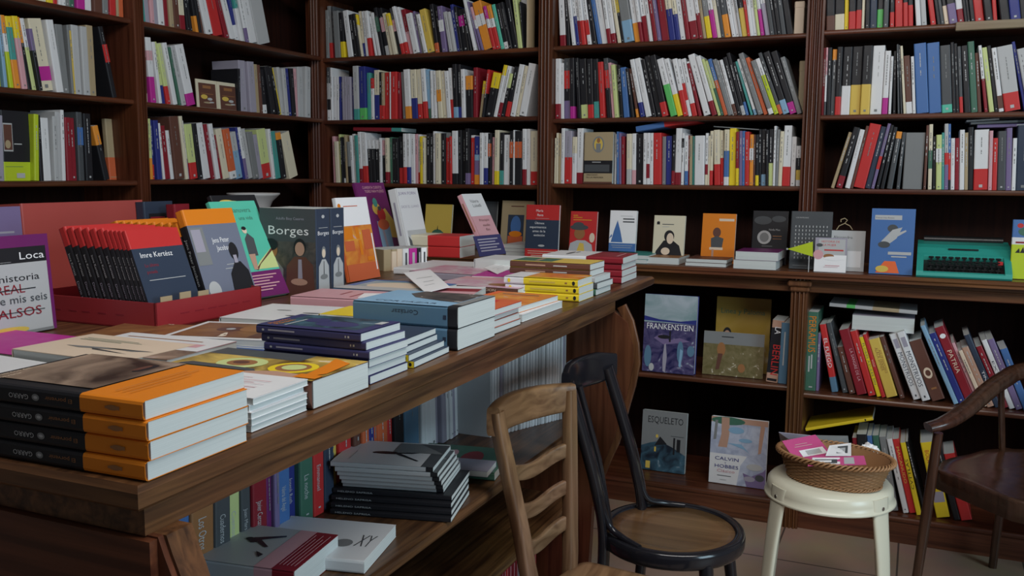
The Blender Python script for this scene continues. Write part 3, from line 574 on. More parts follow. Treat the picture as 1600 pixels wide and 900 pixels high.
def figure(cx, y0, h, c, skin='C', wd=.2):
    """small printed half figure: shoulders, neck, head and hair"""
    return [('fp', [(cx-wd, y0), (cx+wd, y0), (cx+wd*.9, y0+h*.45), (cx+wd*.35, y0+h*.6), (cx-wd*.35, y0+h*.6), (cx-wd*.95, y0+h*.42)], c),
            ('fe', cx, y0+h*.8, wd*.36, h*.2, 'k'), ('fe', cx+wd*.05, y0+h*.76, wd*.28, h*.16, skin)]
# ---- face-out and lying things on the upper shelves
def standX(name, x0, x1, X, z, ytop, T, spec, art, label, **k):
    def atx(px):
        y = 280.
        for _ in range(15):
            p = onX(px, y, X); p.z = z; y = proj(p)[1]
        return p
    return stand(name, atx(x0), atx(x1), T, spec, art, label, top=(x0, ytop), **k)
standX('thick_paperback', 7, 50, -2.64, LZC[0], 172, .04, 'k.73z', [('fr', .05, .42, .38, .82, 'l'), ('fr', .07, .44, .36, .80, 'v'), ('fe', .2, .52, .1, .06, 'a'), ('fr', .42, .52, .7, .535, 'l'), ('fr', .08, .2, .7, .205, 'n'), ('fr', .45, .04, .75, .11, 'l')],
   'thick black book with lime foot band, cover out, near side bay', lean=0)
standX('paperback', 172, 207, -2.70, LZC[0], 185, .02, 'a.63x', [('fr', .05, .04, .95, .05, 'a')], 'olive and brick red paperback, cover out, beside the first upright of the side bookcase', lean=3)
for k, (x0, x1, yt, tx) in enumerate(((309, 341, 122, 'left'), (342, 374, 128, 'right'))):
    standX('picture_card', x0, x1, -2.635, LZB[1], yt, .006, 'c', [('fr', .1, .02, .93, .88, 'v'), ('fr', .3, .70, .7, .80, 'H'), ('fe', .35, .40, .16, .08, 'Y'), ('fe', .62, .33, .12, .05, 'l'), ('fe', .5, .2, .2, .03, 'a'), ('fe', .7, .22, .12, .025, 'l'), ('fr', .2, .5, .8, .52, 'H')],
       'cream edged dark picture card, ' + ('beside the leaning white and magenta book' if k == 0 else 'next to the lavender book spines'), lean=3, cat='card')
standY('art_book', 911, 956, 3.715, ZC[1], 207, .03, 'a.55k.8a', [('fe', .5, .76, .2, .16, 'g'), ('fe', .5, .76, .15, .13, 'Y'), ('fe', .5, .84, .06, .05, 'H'), ('fr', .42, .62, .58, .78, 'g'), ('fr', .04, .23, .9, .37, 'd'), ('fr', .3, .41, .6, .425, 'l'), ('ft', 'GRACIANO', .1, .155, .03, 'k', .4, 1), ('ft', 'DE LA MEMORIA', .1, .105, .03, 'k', .6, 1), ('fr', 0, 0, 1, .035, 'v')],
   'tan art book with a carved figure on its cover, cover out, middle back bay', lean=2)
def curl(name, x, Y, z, h, r, label, k='c'):
    m = MB(); n = 26; pts = []
    for i in range(n+1):
        t = i/n*4.6; rr = r*(1-.06*t); pts.append((rr*math.cos(t-1.2), rr*math.sin(t-1.2)))
    th = .0012
    poly = pts + [(p[0]*(1-th/r), p[1]*(1-th/r)) for p in pts[::-1]]
    for i in range(len(pts)-1):
        a, b = pts[i], pts[i+1]; m.face([(*a, 0), (*b, 0), (*b, h), (*a, h)], k, True); q = 1-th/r; m.face([(a[0]*q, a[1]*q, 0), (a[0]*q, a[1]*q, h), (b[0]*q, b[1]*q, h), (b[0]*q, b[1]*q, 0)], 'w', True)
        m.face([(*a, h), (*b, h), (b[0]*q, b[1]*q, h), (a[0]*q, a[1]*q, h)], k)
    o = m.build(name); p = at(x, Y, z); o.location = (p.x, p.y, z+.001); tag(o, label, 'magazine'); return o
curl('rolled_magazine', 823, 3.77, ZA[0], .235, .038, 'tan magazine curled into a roll at the end of the top shelf, first back bay', 'a')
def boxthing(name, x0, x1, Y0, Y1, z, ytop, k, label, cat='box', lid=None):
    a, b = at(x0, Y0, z), at(x1, Y0, z); h = onY((x0+x1)/2, ytop, Y0).z - z; root = tag(empty(name, ((a.x+b.x)/2, Y0, z)), label, cat)
    m = MB(); m.box(a.x, Y0, z+.0005, b.x, Y1, z+h*.86, k, .002); part(m, 'body', root)
    m = MB(); m.box(a.x-.001, Y0-.001, z+h*.8, b.x+.001, Y1, z+h, lid or k, .003); part(m, 'lid', root); return root
boxthing('cardboard_box', 1240, 1255, 3.76, 3.95, ZA[1], 2, 'C', 'beige cardboard box at the end of the top shelf, middle back bay')
boxthing('cardboard_box', 1246, 1256, 3.78, 3.95, ZB[1], 95, 'a', 'faded tan cardboard box at the end of the middle shelf, middle back bay')
def lying(name, x0, y0, x1, y1, Y, D, T, spec, label, art=None, orient='S'):
    """book lying across others; its near lower edge runs from picture point (x0,y0) to (x1,y1) in the plane Y"""
    a, b = onY(x0, y0, Y), onY(x1, y1, Y); t = math.degrees(math.atan2(b.z-a.z, b.x-a.x)); wx = (b-a).length
    return flat(name, (b.x, b.y), 0, wx, D, b.z, T, spec, orient, label, art, tilt=t, parts=False)
lying('paperback', 552, 204.5, 627, 206, 3.74, .14, .018, 'R.8t', 'maroon paperback with teal foot lying across the spines, first back bay')
lying('paperback', 993, 206.5, 1088, 190, 3.73, .15, .023, 'b.47r', 'blue and red paperback lying slanted on the books, middle back bay')
lying('booklet', 1115, 198.5, 1186, 203.5, 3.75, .14, .004, 'g', 'thin dark booklet lying on the spines beneath the slanted blue and red book', orient='S')
lying('hardcover_book', 1527, 200, 1640, 197, 3.76, .14, .012, 'P', 'purple book with pale label, lowest of the lying ones, end back bay', [('sr', .25, .2, .75, .45, 'l')])
lying('hardcover_book', 1517, 194.5, 1640, 189.5, 3.75, .14, .009, 'g.6d', 'grey book lying slanted on the purple one, end back bay')
lying('booklet', 1510, 190.5, 1640, 182.5, 3.75, .14, .006, 'l.4k', 'pale thin booklet, topmost of the lying ones, end back bay')
m = MB(); a = onY(1492, 57.5, 3.69); m.box(a.x, 3.672, ZA[2]-.030, .655, 3.697, ZA[2]-.0005, 'pale_plank', .002, None); tag(m.build('plank'), 'pale unpainted plank fixed along the shelf edge, end back bay', 'plank')
# ---- things on the back counter
Cz = CZ + .0005
standY('paperback', 661, 703, 3.80, Cz, 319, .012, 'Y.8v', [('fr', 0, 0, 1, .16, 'v'), ('fe', .5, .3, .22, .12, 'n'), ('fr', .3, .12, .72, .36, 'n'), ('fp', [(.48, .4), (.52, .4), (.5, .52)], 'k')], 'mustard paperback picturing a green candle, behind the white and red books', lean=8)
standY('paperback', 736, 773, 3.82, Cz, 314, .012, 'd', [('ft', 'S.', .6, .72, .06, 'l'), ('fr', .1, .1, .9, .4, 'l'), ('fr', .5, .45, .8, .6, 'k')], 'grey and black paperback half hidden behind the pink and white novel', lean=8)
standY('paperback', 780, 830, 3.78, Cz, 315, .014, 'a', [('fr', .22, .14, .72, .72, 'D'), ('fe', .47, .5, .16, .2, 'b'), ('fr', .24, .14, .70, .30, 'x'), ('fe', .47, .34, .2, .06, 'A'), ('fr', .3, .88, .7, .9, 'v')], 'tan paperback with a dark blue painting framed on its cover', lean=8)
for i in range(3):
    flat('paperback', (at(834-i*2, 3.60, Cz).x, 3.60), 0, .13, .19, Cz+i*.0155, .015, 'wLw'[i], 'F', 'white paperback lying behind the red and blue novel, ' + ('lowest', 'middle', 'topmost')[i] + ' of three')
standY('paperback', 819, 871, 3.50, Cz, 321, .014, 'r.28D.82r', [('ft', 'Maria', .3, .87, .045, 'W', .4), ('ft', 'Reva', .34, .79, .045, 'W', .35), ('fr', .3, .745, .7, .75, 'l'), ('ft', 'Últimos', .28, .64, .042, 'W', .45), ('ft', 'experimentos', .13, .565, .042, 'W', .75), ('ft', 'antes de la', .22, .49, .042, 'W', .55), ('ft', 'extinción', .26, .415, .042, 'W', .5), ('fe', .5, .24, .1, .02, 'l'), ('fr', .1, .13, .9, .14, 'C'), ('fr', .1, .09, .9, .1, 'C'), ('fr', .2, .05, .8, .06, 'C')],
   'red and dark blue novel with white title standing at the counter edge', lean=5)
flat('paperback', (at(950, 3.52, Cz).x, 3.52), 0, .19, .14, Cz, .016, 'y', 'S', 'yellow paperback lying under the purple one on the counter')
flat('paperback', (at(938, 3.53, Cz).x, 3.53), 0, .17, .14, Cz+.017, .010, 'P', 'S', 'purple paperback lying on the yellow one on the counter')
standY('paperback', 888, 930, 3.585, Cz+.028, 330, .012, 'r', [('ft', 'BUDD', .12, .88, .03, 'y', .35), ('ft', 'MACKENNA', .12, .83, .03, 'y', .5), ('fr', .12, .78, .8, .79, 'y'), ('fp', [(0, 0), (.9, 0), (.85, .18), (.6, .28), (.3, .28), (.05, .2)], 'l'), ('fp', [(.3, 0), (.6, 0), (.55, .2), (.4, .22)], 'Y'), ('fe', .38, .45, .2, .15, 'H'), ('fe', .36, .60, .34, .07, 'd'), ('fe', .33, .66, .2, .07, 'd'), ('fe', .85, .35, .1, .12, 'C')],
   'red paperback picturing a man in a dark hat, standing on the purple book', lean=8)
for i in range(2): flat('paperback', (at(1010+i*2, 3.50, Cz).x, 3.50), 0, .15, .2, Cz+i*.0165, .016, 't', 'H', 'teal paperback lying below the shark cover, ' + ('lower' if i == 0 else 'upper') + ' of two')
standY('paperback', 950, 992, 3.60, Cz+.034, 330, .015, 'W.8b', [('fp', [(.08, .22), (.52, .22), (.42, .5), (.3, .76), (.18, .5)], 'b'), ('fp', [(0, .3), (.12, .36), (.1, .42)], 'b'), ('fr', .5, .78, .92, .81, 'd'), ('fr', .5, .71, .92, .74, 'd'), ('fr', .4, .86, .85, .87, 'l'), ('fr', .1, .14, .9, .15, 'l'), ('fr', .15, .09, .85, .1, 'l')],
   'white paperback with a blue pointed shape and blue foot band', lean=7)
standY('paperback', 1018, 1067, 3.62, Cz, 336, .012, 'c', [('fe', .15, .84, .05, .03, 'k'), ('fr', .1, .8, .2, .82, 'k'), ('fr', .28, .8, .65, .815, 'd'), ('fr', .28, .75, .5, .76, 'l'), ('fp', [(.05, 0), (1, 0), (.85, .35), (.6, .48), (.35, .45), (.12, .22)], 'k'), ('fe', .52, .55, .16, .13, 'k'), ('fe', .55, .5, .11, .12, 'C'), ('fe', .42, .22, .14, .08, 'C')],
   'cream paperback picturing a dark haired person leaning on one arm', lean=8)
flat('paperback', (at(1060, 3.51, Cz).x, 3.51), 0, .13, .19, Cz, .027, 'H', 'F', 'white edged book with brown cover lying before the cream paperback', bulge=0)
standY('paperback', 1094, 1146, 3.63, Cz, 334, .012, 'e', [('fr', 0, 0, 1, 1, 'A'), ('fr', .5, .85, .95, .9, 'C'), ('fe', .45, .62, .12, .1, 'v'), ('fp', [(.3, .3), (.62, .3), (.66, .5), (.45, .55), (.28, .5)], 'd'), ('fr', .25, .27, .65, .32, 'C'), ('fr', .32, .05, .38, .28, 'e')], 'plain orange paperback picturing a small seated figure', lean=8)
for i in range(2): flat('paperback', (at(1134+i, 3.50, Cz).x, 3.50), 0, .155, .20, Cz+i*.0145, .014, 'v', 'F', 'thin white edged paperback lying before the orange one, ' + ('lower' if i == 0 else 'upper'))
for i in range(2): flat('hardcover_book', (at(1212+i*3, 3.485, Cz).x, 3.485), 0, .155, .18, Cz+i*.033, .0325, 'V' if i else 'l', 'F', 'thick white edged book on the counter, ' + ('lower' if i == 0 else 'upper') + ' of a pair')
standY('paperback', 1172, 1227, 3.70, Cz, 331, .014, 'k', [('fe', .3, .82, .25, .08, 'd'), ('fe', .75, .85, .2, .06, 'd'), ('fe', .36, .5, .2, .13, 'l'), ('fe', .36, .5, .13, .09, 'g'), ('ft', 'Ninfa Mao', .48, .63, .035, 'l', .45), ('fr', .6, .52, .85, .535, 'H'), ('fr', .6, .47, .85, .48, 'H'), ('fr', .3, .33, .6, .34, 'g')], 'black paperback with a pale tangled drawing, behind the thick white edged pair', lean=7)
ar = [('ft', 'LOS INTRUSOS', .12, .88, .022, 'l', .5)] + [('fr', .12+.085*i, .72-.068*j, .14+.085*i, .755-.068*j, 'l') for i in range(10) for j in range(9)] + [('fr', .1, .06, .45, .065, 'g')]
standY('novel', 1232, 1296, 3.56, Cz, 331, .024, 'd', ar, 'dark grey hardback patterned with rows of tiny pale figures', lean=4, hard=True)
standY('picture_card', 1296, 1349, 3.57, Cz, 359, .004, 'l', [('ft', 'Alessandro', .06, .80, .07, 'd', .8), ('fr', .5, .1, .9, .5, 'w'), ('fr', .1, .1, .4, .55, 'L')], 'pale grey hanging sign with handwriting, behind the small pink and white card', lean=6, cat='sign')
m = MB(); pts = [onY(x, y, 3.60) for x, y in ((1307, 359), (1311, 353), (1320, 349), (1324, 344), (1320, 341), (1314, 343), (1314, 347))]; m.sweep(pts, (.0035, .0035), 'a', up=(0, 1, 0), n=6); pts = [onY(x, y, 3.60) for x, y in ((1320, 349), (1328, 353), (1332, 359))]; m.sweep(pts, (.0035, .0035), 'a', up=(0, 1, 0), n=6)
hk = m.build('hook'); sg = [o for o in bpy.data.objects if o.get('category') == 'sign'][0]; hk.parent = sg; bpy.context.view_layer.update(); hk.matrix_parent_inverse = sg.matrix_world.inverted()
standY('booklet', 1271, 1321, 3.50, Cz, 371, .006, 'L.5W', [('fr', .12, .5, .95, .96, 'l'), ('ft', 'HISTORIA DE', .2, .86, .06, 'r', .7), ('ft', 'LA MUJER', .25, .76, .06, 'r', .6), ('fr', .3, .62, .9, .66, 'r'), ('fe', .12, .5, .16, .14, 'p'), ('fe', .45, .46, .17, .07, 'H'), ('fe', .6, .4, .3, .06, 'W'), ('fe', .15, .78, .1, .05, 'd'), ('fr', .35, .18, .8, .2, 'p'), ('fr', .3, .14, .75, .15, 'p')], 'small white and pink booklet standing at the counter edge', lean=6)
m = MB(); a, b, c = onY(1230, 389, 3.485), onY(1270, 377.5, 3.485), onY(1270, 401, 3.485); tri = [a, c, b]
m.faces([*tri, *[p + Vector((0, .002, 0)) for p in tri]], [(0, 1, 2), (5, 4, 3), (0, 3, 4, 1), (1, 4, 5, 2), (2, 5, 3, 0)], 'z'); m.box(a.x-.003, 3.4845, a.z-.003, a.x+.003, 3.4875, a.z+.003, 'l')
m.box(b.x-.012, 3.487, CZ, b.x-.009, 3.489, b.z, 'l'); tag(m.build('paper_flag'), 'pointed yellow paper flag stuck in front of the dark grey hardback', 'flag')
standY('paperback', 1357, 1425, 3.515, Cz, 327, .018, 'S', [('fr', 0, 0, 1, 1, 'b'), ('fr', .08, .83, .7, .9, 'l'), ('ft', 'Frances Irles Bonnet', .1, .85, .022, 'd', .55), ('fe', .5, .7, .12, .06, 'd'), ('fp', [(.25, .5), (.5, .68), (.72, .72), (.6, .55), (.35, .42)], 'l'), ('fe', .32, .45, .14, .05, 'd'), ('fp', [(.5, .6), (.8, .68), (.82, .66), (.55, .55)], 'l'), ('fr', .42, .3, .95, .345, 'l'), ('fr', .5, .26, .85, .28, 'l'), ('fp', [(.15, .02), (.7, .02), (.6, .2), (.35, .2)], 'O'), ('fe', .3, .08, .15, .05, 'Y')], 'tall bright blue book standing beside the teal typewriter', lean=4)
standY('paperback', 1577, 1640, 3.56, Cz, 345, .014, 'b.3w.42z', [('fe', .2, .9, .08, .04, 'r'), ('fe', .5, .94, .12, .03, 'r'), ('fe', .4, .8, .25, .08, 'n'), ('fr', .1, .6, .9, .63, 'R'), ('fp', [(.1, .44), (.2, .52), (.22, .44), (.3, .54), (.34, .44), (.42, .53), (.46, .44)], 'k')], 'lime, white and blue book standing past the typewriter', lean=6)
# ---- lower shelves
zl, zr = LZ[1]+.0005, LZ[2]+.0005
fr = [('fr', 0, .62, 1, 1, 'art_mist'), ('fp', [(0, .72), (.3, .68), (.7, .67), (1, .7), (1, .64), (0, .66)], 'B'), ('fr', 0, .42, 1, .64, 'art_violet'), ('fr', 0, 0, 1, .42, 'art_violet'), ('fp', [(.2, .44), (.35, .5), (.5, .42), (.7, .46), (.9, .42), (.4, .36)], 'P'),
      ('fp', [(.40, .02), (.45, .0), (.47, .2), (.44, .38), (.41, .36), (.39, .18)], 'L'), ('fe', .72, .28, .06, .14, 'S'), ('fp', [(.70, .1), (.74, .08), (.77, .3), (.72, .32)], 's'), ('fe', .1, .2, .07, .14, 'S'), ('fe', .92, .3, .07, .07, 'S'), ('fe', .18, .06, .05, .05, 'l'), ('ft', 'FRANKENSTEIN', .05, .555, .075, 'W', .9, 1), ('fe', .4, .46, .12, .025, 'k'), ('fr', .5, .4, .53, .54, 'k')]
standY('graphic_novel', 1003, 1084, 3.545, zl, 460, .030, 'B', fr, 'purple and blue graphic novel with white title, on the middle low shelf', lean=5, hard=True)
standY('comic_book', 1115, 1199, 3.70, zl, 464, .012, 'Y', [('fr', 0, 0, 1, 1, 'art_mustard'), ('ft', 'Linea y Paloma', .08, .78, .07, 'n', .82), ('fe', .22, .5, .08, .09, 'k'), ('fe', .22, .48, .06, .07, 'e'), ('fe', .45, .42, .08, .08, 'v'), ('fe', .64, .36, .06, .06, 'k'), ('fp', [(.05, .2), (.4, .2), (.3, .42), (.12, .4)], 'D')], 'mustard comic album with green title, behind the landscape album', lean=5)
standY('comic_book', 1097, 1191, 3.60, zl, 516, .008, 'a', [('fr', 0, .72, 1, 1, 'g'), ('fr', 0, 0, 1, .72, 'art_field'), ('fe', .3, .6, .07, .16, 'H'), ('fp', [(.25, .5), (.33, .5), (.28, .14), (.22, .12)], 'v'), ('fr', .3, .88, .5, .9, 'k'), ('fe', .65, .2, .06, .1, 'H')],
   'wide album picturing a standing figure in a grassy field', lean=6)
it = shelf_row([(0, 0, 1, '1196,1207,501,e.12k.85e;1215,1228,505,S,1229')], ('Y', 3.56), zl, None, None, lim=(-3, -.418), arts={0: [('sT', 'BERLIN', .3, .62, .62, 'r', .50), ('sT', 'LA', .3, .9, .5, 'W', .12), ('sr', .1, .02, .9, .06, 'k')], 1: [('sr', .4, .3, .55, .85, 'l')]})
tag(it[0][0], 'orange and black spine lettered in red, leaning at the low fluted post', 'book'); tag(it[1][0], 'steel blue spine leaning between the red lettered book and the low post', 'book')
shelf_row([(1240, 460, 4.444, '72,105,120,n;152,180,275,P,184;262,169,215,r.78S;338,222,205,d;385,301,370,v;440,314,250,R;520,390,260,r;578,453,300,y;612,480,280,r;645,519,318,Y;738,595,300,v,775;832,662,285,w;893,714,268,w;962,801,335,v,1065;1112,880,222,s;1150,941,280,B;1205,976,240,R;1285,1097,345,p;1312,1143,395,C;1345,1166,375,e;1400,1183,290,D;1450,1264,370,R;1500,1303,325,w;1545,1344,320,P;1600,1432,385,b,1660')],
   ('Y', 3.57), zr, 'on the low shelf right of the post', 'graphic novels on the low shelf', depth=(.17, .21), Lmax=.3, lim=BX[2],
   arts={0: [('sT', 'PERRAMUS', .22, .95, .62, 'A', .46), ('sr', .28, .24, .4, .44, 'l'), ('sr', .5, .28, .62, .46, 'l'), ('sr', .4, .04, .7, .055, 'l')], 2: [('sT', 'EL FUEGO', .25, .80, .55, 'W', .44), ('sr', .1, .4, .2, .7, 'p')],
         5: [('sT', 'LA SANGRE DE LA', .5, .7, .3, 'p', .5)], 7: [('sT', 'FLORES AZULES SIN', .3, .9, .45, 'n', .7)], 8: [('sT', 'VOZ', .3, .6, .4, 'C', .12)], 9: [('sT', 'ALACK SINNER', .3, .85, .3, 'H', .4), ('sT', 'AGE OF INNOCENCE', .58, .8, .22, 'H', .4)],
         11: [('sT', 'MONSTRUOS', .25, .72, .55, 'D', .52), ('sr', .25, .78, .8, .92, 'L'), ('sr', .4, .04, .6, .07, 'd')], 12: [('sT', 'MONSTRUOS', .25, .72, .55, 'D', .52), ('sr', .25, .78, .8, .92, 'L'), ('sr', .4, .04, .6, .07, 'd')],
         13: [('se', .5, .45, .32, .09, 'C'), ('se', .5, .45, .2, .05, 'v'), ('sr', .3, .18, .7, .21, 'H')], 16: [('sT', 'PATRIA', .3, .7, .45, 'C', .3), ('se', .5, .88, .3, .03, 'W')], 20: [('sT', 'TINTA', .3, .5, .4, 'W', .25)], 22: [('sT', 'EXTRA', .3, .7, .4, 'D', .4)]})
lying('thick_paperback', 1331, 514.5, 1428, 522, 3.60, .16, .055, 'L', 'thick book lying page side out on the leaning graphic novels', orient='F')
lying('comic_book', 1296, 479, 1433, 492, 3.595, .19, .014, 'l.2G.3l.5a.8l', 'thin pale album with green patch, topmost on the leaning graphic novels')
zb = .1015
standY('graphic_novel', 1000, 1069, 3.66, zb, 640, .022, 'g', [('fr', 0, .0, 1, 1, 'g'), ('ft', 'ESQUELETO', .12, .80, .11, 'k', .8, 1), ('fp', [(0, 0), (1, 0), (1, .3), (.7, .42), (.4, .5), (.2, .46), (0, .4)], 'art_night'), ('fp', [(.3, .42), (.42, .58), (.58, .46)], 'k'), ('fr', .12, .03, .22, .15, 'Y'), ('fe', .35, .58, .03, .03, 'Y'), ('fr', .72, .3, .76, .58, 'k'), ('fr', .8, .35, .88, .56, 'k'), ('fr', .66, .6, .95, .61, 'd'), ('fr', .3, .32, .34, .4, 'Y')],
   'grey green graphic novel with black scratchy title, on the lowest shelf', lean=6)
ca = [('fr', 0, 0, 1, 1, 'w'), ('fr', .0, .45, 1, 1, 'art_snow'), ('fp', [(.5, 0), (1, 0), (1, .5), (.7, .5), (.55, .3)], 'art_snow'), ('fr', 0, .92, 1, 1, 'e'), ('fe', .3, .95, .3, .06, 'n'), ('fp', [(.14, .55), (.3, .55), (.33, .75), (.32, 1), (.18, 1), (.19, .75)], 'e'), ('fp', [(.05, .65), (.1, .66), (.12, .95), (.07, .95)], 'g'), ('fp', [(.85, .5), (.9, .52), (.95, .9), (.88, .98), (.86, .75)], 'e'), ('fp', [(.3, .62), (.6, .55), (.7, .5), (.55, .62)], 's'), ('fe', .45, .82, .14, .05, 's'), ('fe', .62, .68, .12, .03, 's'),
      ('fp', [(.6, .2), (.75, .16), (.95, .25), (1, .3), (1, 0), (.68, 0)], 'P'), ('fe', .8, .3, .14, .05, 'l'), ('fe', .72, .12, .1, .04, 'L'), ('fe', .9, .15, .08, .05, 'd'), ('ft', 'CALVIN', .09, .355, .05, 'B', .43, 1), ('ft', 'Y', .27, .30, .03, 'B'), ('ft', 'HOBBES', .09, .24, .05, 'B', .43, 1), ('ft', 'Clásico', .14, .175, .045, 'p', .32, 1), ('fr', .15, .12, .4, .127, 'd'), ('fr', .2, .06, .32, .066, 'l')]
standY('comic_book', 1107, 1195, 3.615, zb, 651, .020, 'w', ca, 'white comic album with a snowy wood and dark blue title, on the lowest shelf', lean=5, hard=True)
lying('comic_book', 1258, 674, 1363, 657, 3.58, .19, .012, 'y', 'yellow comic album lying slanted, leaning over the lowest shelf', [('sr', .2, .1, .8, .12, 'k')])
shelf_row([(1350, 560, 2.648, '-30,-50,330,R;-10,-30,300,k;38,10,300,b;70,30,300,n;112,58,310,g;162,88,322,w;188,112,310,r;217,135,352,y;250,180,330,k,262;300,215,330,y;372,300,340,k;402,330,400,r,452')], ('Y', 3.57), zb, 'beside the stool on the lowest shelf', 'albums on the lowest shelf', depth=(.17, .2), Lmax=.28, lim=BX[2],
   arts={6: [('sT', 'MACANUDO', .3, .9, .4, 'Y', .5)], 7: [('sd', 'CVTTLAS', .75, .35, .55, 'k', .42)], 9: [('sT', 'BOLA OCHO', .2, .9, .3, 'r', .4), ('sr', .1, .2, .9, .34, 'L')]})
# ------------------------------------------------------------------ books on the table
T1 = TZ + .0005
def standR(name, br, z, W, yaw, T, tr, spec, art, label, lean=None, **k):
    """cover whose lower right corner is seen at br and upper right corner at tr"""
    b = onZ(*br, z); d = Vector((math.cos(R(yaw)), math.sin(R(yaw)), 0)); a = b - d*W; nh = d.cross(Vector((0, 0, 1))); best = (1e9,)
    for ph in ([lean] if lean is not None else range(2, 40)):
        v = Vector((0, 0, 1))*math.cos(R(ph)) - nh*math.sin(R(ph))
        for j in range(60):
            l = .06 + j*.004; q = proj(b + v*l); e = (q[0]-tr[0])**2*(0 if lean is not None else 1) + (q[1]-tr[1])**2
            if e < best[0]: best = (e, ph, l)
    return stand(name, a, b, T, spec, art, label, L=best[2], lean=best[1], **k)
def pile(names, br, ang, wx, dy, z, T, spec, orient, label, art=None, n=1, jit=.004, group=None, hard=False, bulge=0., jx=None, specs=None, sub=None):
    """n copies lying one on another"""
    words = {1: [''], 2: ['lower', 'upper'], 3: ['lowest', 'middle', 'topmost']}.get(n) or ['lowest'] + [ORD[i] + ' from below' for i in range(1, n-1)] + ['topmost']
    for i in range(n):
        q = (br[0] + rng.uniform(-jit, jit), br[1] + rng.uniform(-jit, jit)) if not jx else (br[0]+jx[i][0], br[1]+jx[i][1])
        lab = label + (f', {words[i]}' if n > 1 else '')
        flat(names, q, ang + rng.uniform(-.6, .6)*(n > 1), wx, dy, z + i*(T+.0004), T, (specs or [spec]*n)[i], orient, lab, art if i == n-1 or sub is None else sub, group, hard, bulge)
def P2(x, y, z=T1): p = onZ(x, y, z); return (p.x, p.y)
# 1 the four orange banded novels at the near corner
gar = [('sd', 'GARRO', .62, .80, .3, 'l', .12), ('se', .5, .93-.28+.02, .16, .018, 'l'), ('sd', 'ELENA', .6, .99, .2, 'H', .01)]
gs = [('sd', 'El porvenir', 0.620, 0.385, 0.22, 'H', 0.16), ('se', .5, .60, .18, .022, 'g'), ('se', .5, .60, .08, .012, 'l'), ('sd', 'GARRO', 0.600, 0.640, 0.26, 'l', 0.12), ('sd', 'Recuerdos', 0.620, 0.845, 0.24, 'H', 0.14), ('se', .5, .16, .14, .035, 'H'), ('sp', [(.4, .12), (.6, .12), (.56, .2), (.44, .2)], 'H')]
gf = [('fr', .12, .346, 1, .96, 'art_dusk'), ('fe', .74, .44, .13, .03, 'k'), ('fe', .74, .46, .10, .02, 'v'), ('fd', 'El porvenir', .30, .99, .08, 'p', -.001)]
gf = gf[:-1] + [('ft', 'Recuerdos del', .06, .93, .028, 'C', .5), ('ft', 'porvenir', .06, .88, .028, 'C', .4), ('fr', .12, .22, .8, .225, 'H'), ('fr', .12, .18, .85, .185, 'H'), ('fr', .12, .14, .7, .145, 'H')]
pile('thick_paperback', (-.669, .648), 1.5, .233, .152, T1, .0197, 'k.655A', 'S', 'black paperback with broad orange band at the near table corner', gs + gf, 4, .0022, 'orange banded paperbacks at the near table corner', sub=gs)
# 2 pad stack
ink = [('fr', .1+.05*(i % 3), .2+.1*i, .55+.12*((i*7) % 3), .212+.1*i, 'p') for i in range(7)] + [('fr', .3, .3+.12*i, .8, .308+.12*i, 'p') for i in range(4)]
pile('booklet', (-.690, .826), 2, .15, .110, T1, .0077, 'W', 'H', 'white booklet with pale pink handwritten cover behind the orange banded books', [('fr', 0, 0, 1, 1, 'w'), *ink], 5, .004, 'white booklets behind the orange banded paperbacks')
# 3 thick yellow painted cover
yf = [('fr', 0, 0, 1, 1, 'art_amber'), ('fr', .70, .35, 1, 1, 'd'), ('fe', .42, .28, .25, .14, 'y'), ('fe', .42, .28, .18, .10, 'H'), ('fe', .43, .28, .12, .07, 'N'), ('fe', .40, .62, .24, .15, 'N'), ('fe', .40, .62, .14, .09, 'H'), ('fe', .41, .63, .07, .05, 'v'), ('fp', [(.05, .1), (.3, .02), (.8, .05), (.95, .2), (.7, .16), (.3, .12)], 'A'), ('fp', [(.1, .4), (.2, .45), (.25, .9), (.12, .95)], 'd'), ('fp', [(.0, .12), (.15, .1), (.2, .3), (.05, .5), (0, .5)], 'e'), ('fr', .05, .0, .2, .14, 'A')]
flat('thick_paperback', (-.690, .942), 1, .245, .136, T1, .037, 'Y.35H.75v', 'S', 'thick paperback with yellow and black painted faces beside the white booklets', yf + [('sr', .3, .06, .5, .12, 'l'), ('sr', .35, .3, .6, .7, 'v')], None, False, .006)
# 4 blue pocket books
bf = [('fr', 0, 0, 1, 1, 'I'), ('fr', .15, .1, 1, .9, 'art_night'), ('fe', .45, .4, .2, .2, 'I'), ('fe', .62, .66, .16, .12, 'I'), ('ft', 'Alejandro', .1, .9, .05, 'A', .6), ('ft', 'Manzano', .1, .83, .05, 'A', .5), ('fr', .65, .05, .85, .12, 'l'), ('fr', .1, .75, .6, .77, 'l')]
bs = [('sr', .42, .62, .62, .88, 'L'), ('se', .5, .93, .14, .012, 'l'), ('sr', .35, .1, .6, .115, 'l'), ('sr', .35, .13, .6, .14, 'l')]
pile('pocket_book', (-.700, 1.088), 1, .18, .112, T1, .0121, 'I', 'S', 'dark blue pocket book lying behind the yellow painted cover', bs + bf, 6, .003, 'blue pocket books at the table edge', jx=[(0, .004), (-.002, .002), (.001, 0), (.004, -.003), (-.002, -.002), (-.008, -.006)], sub=bs)
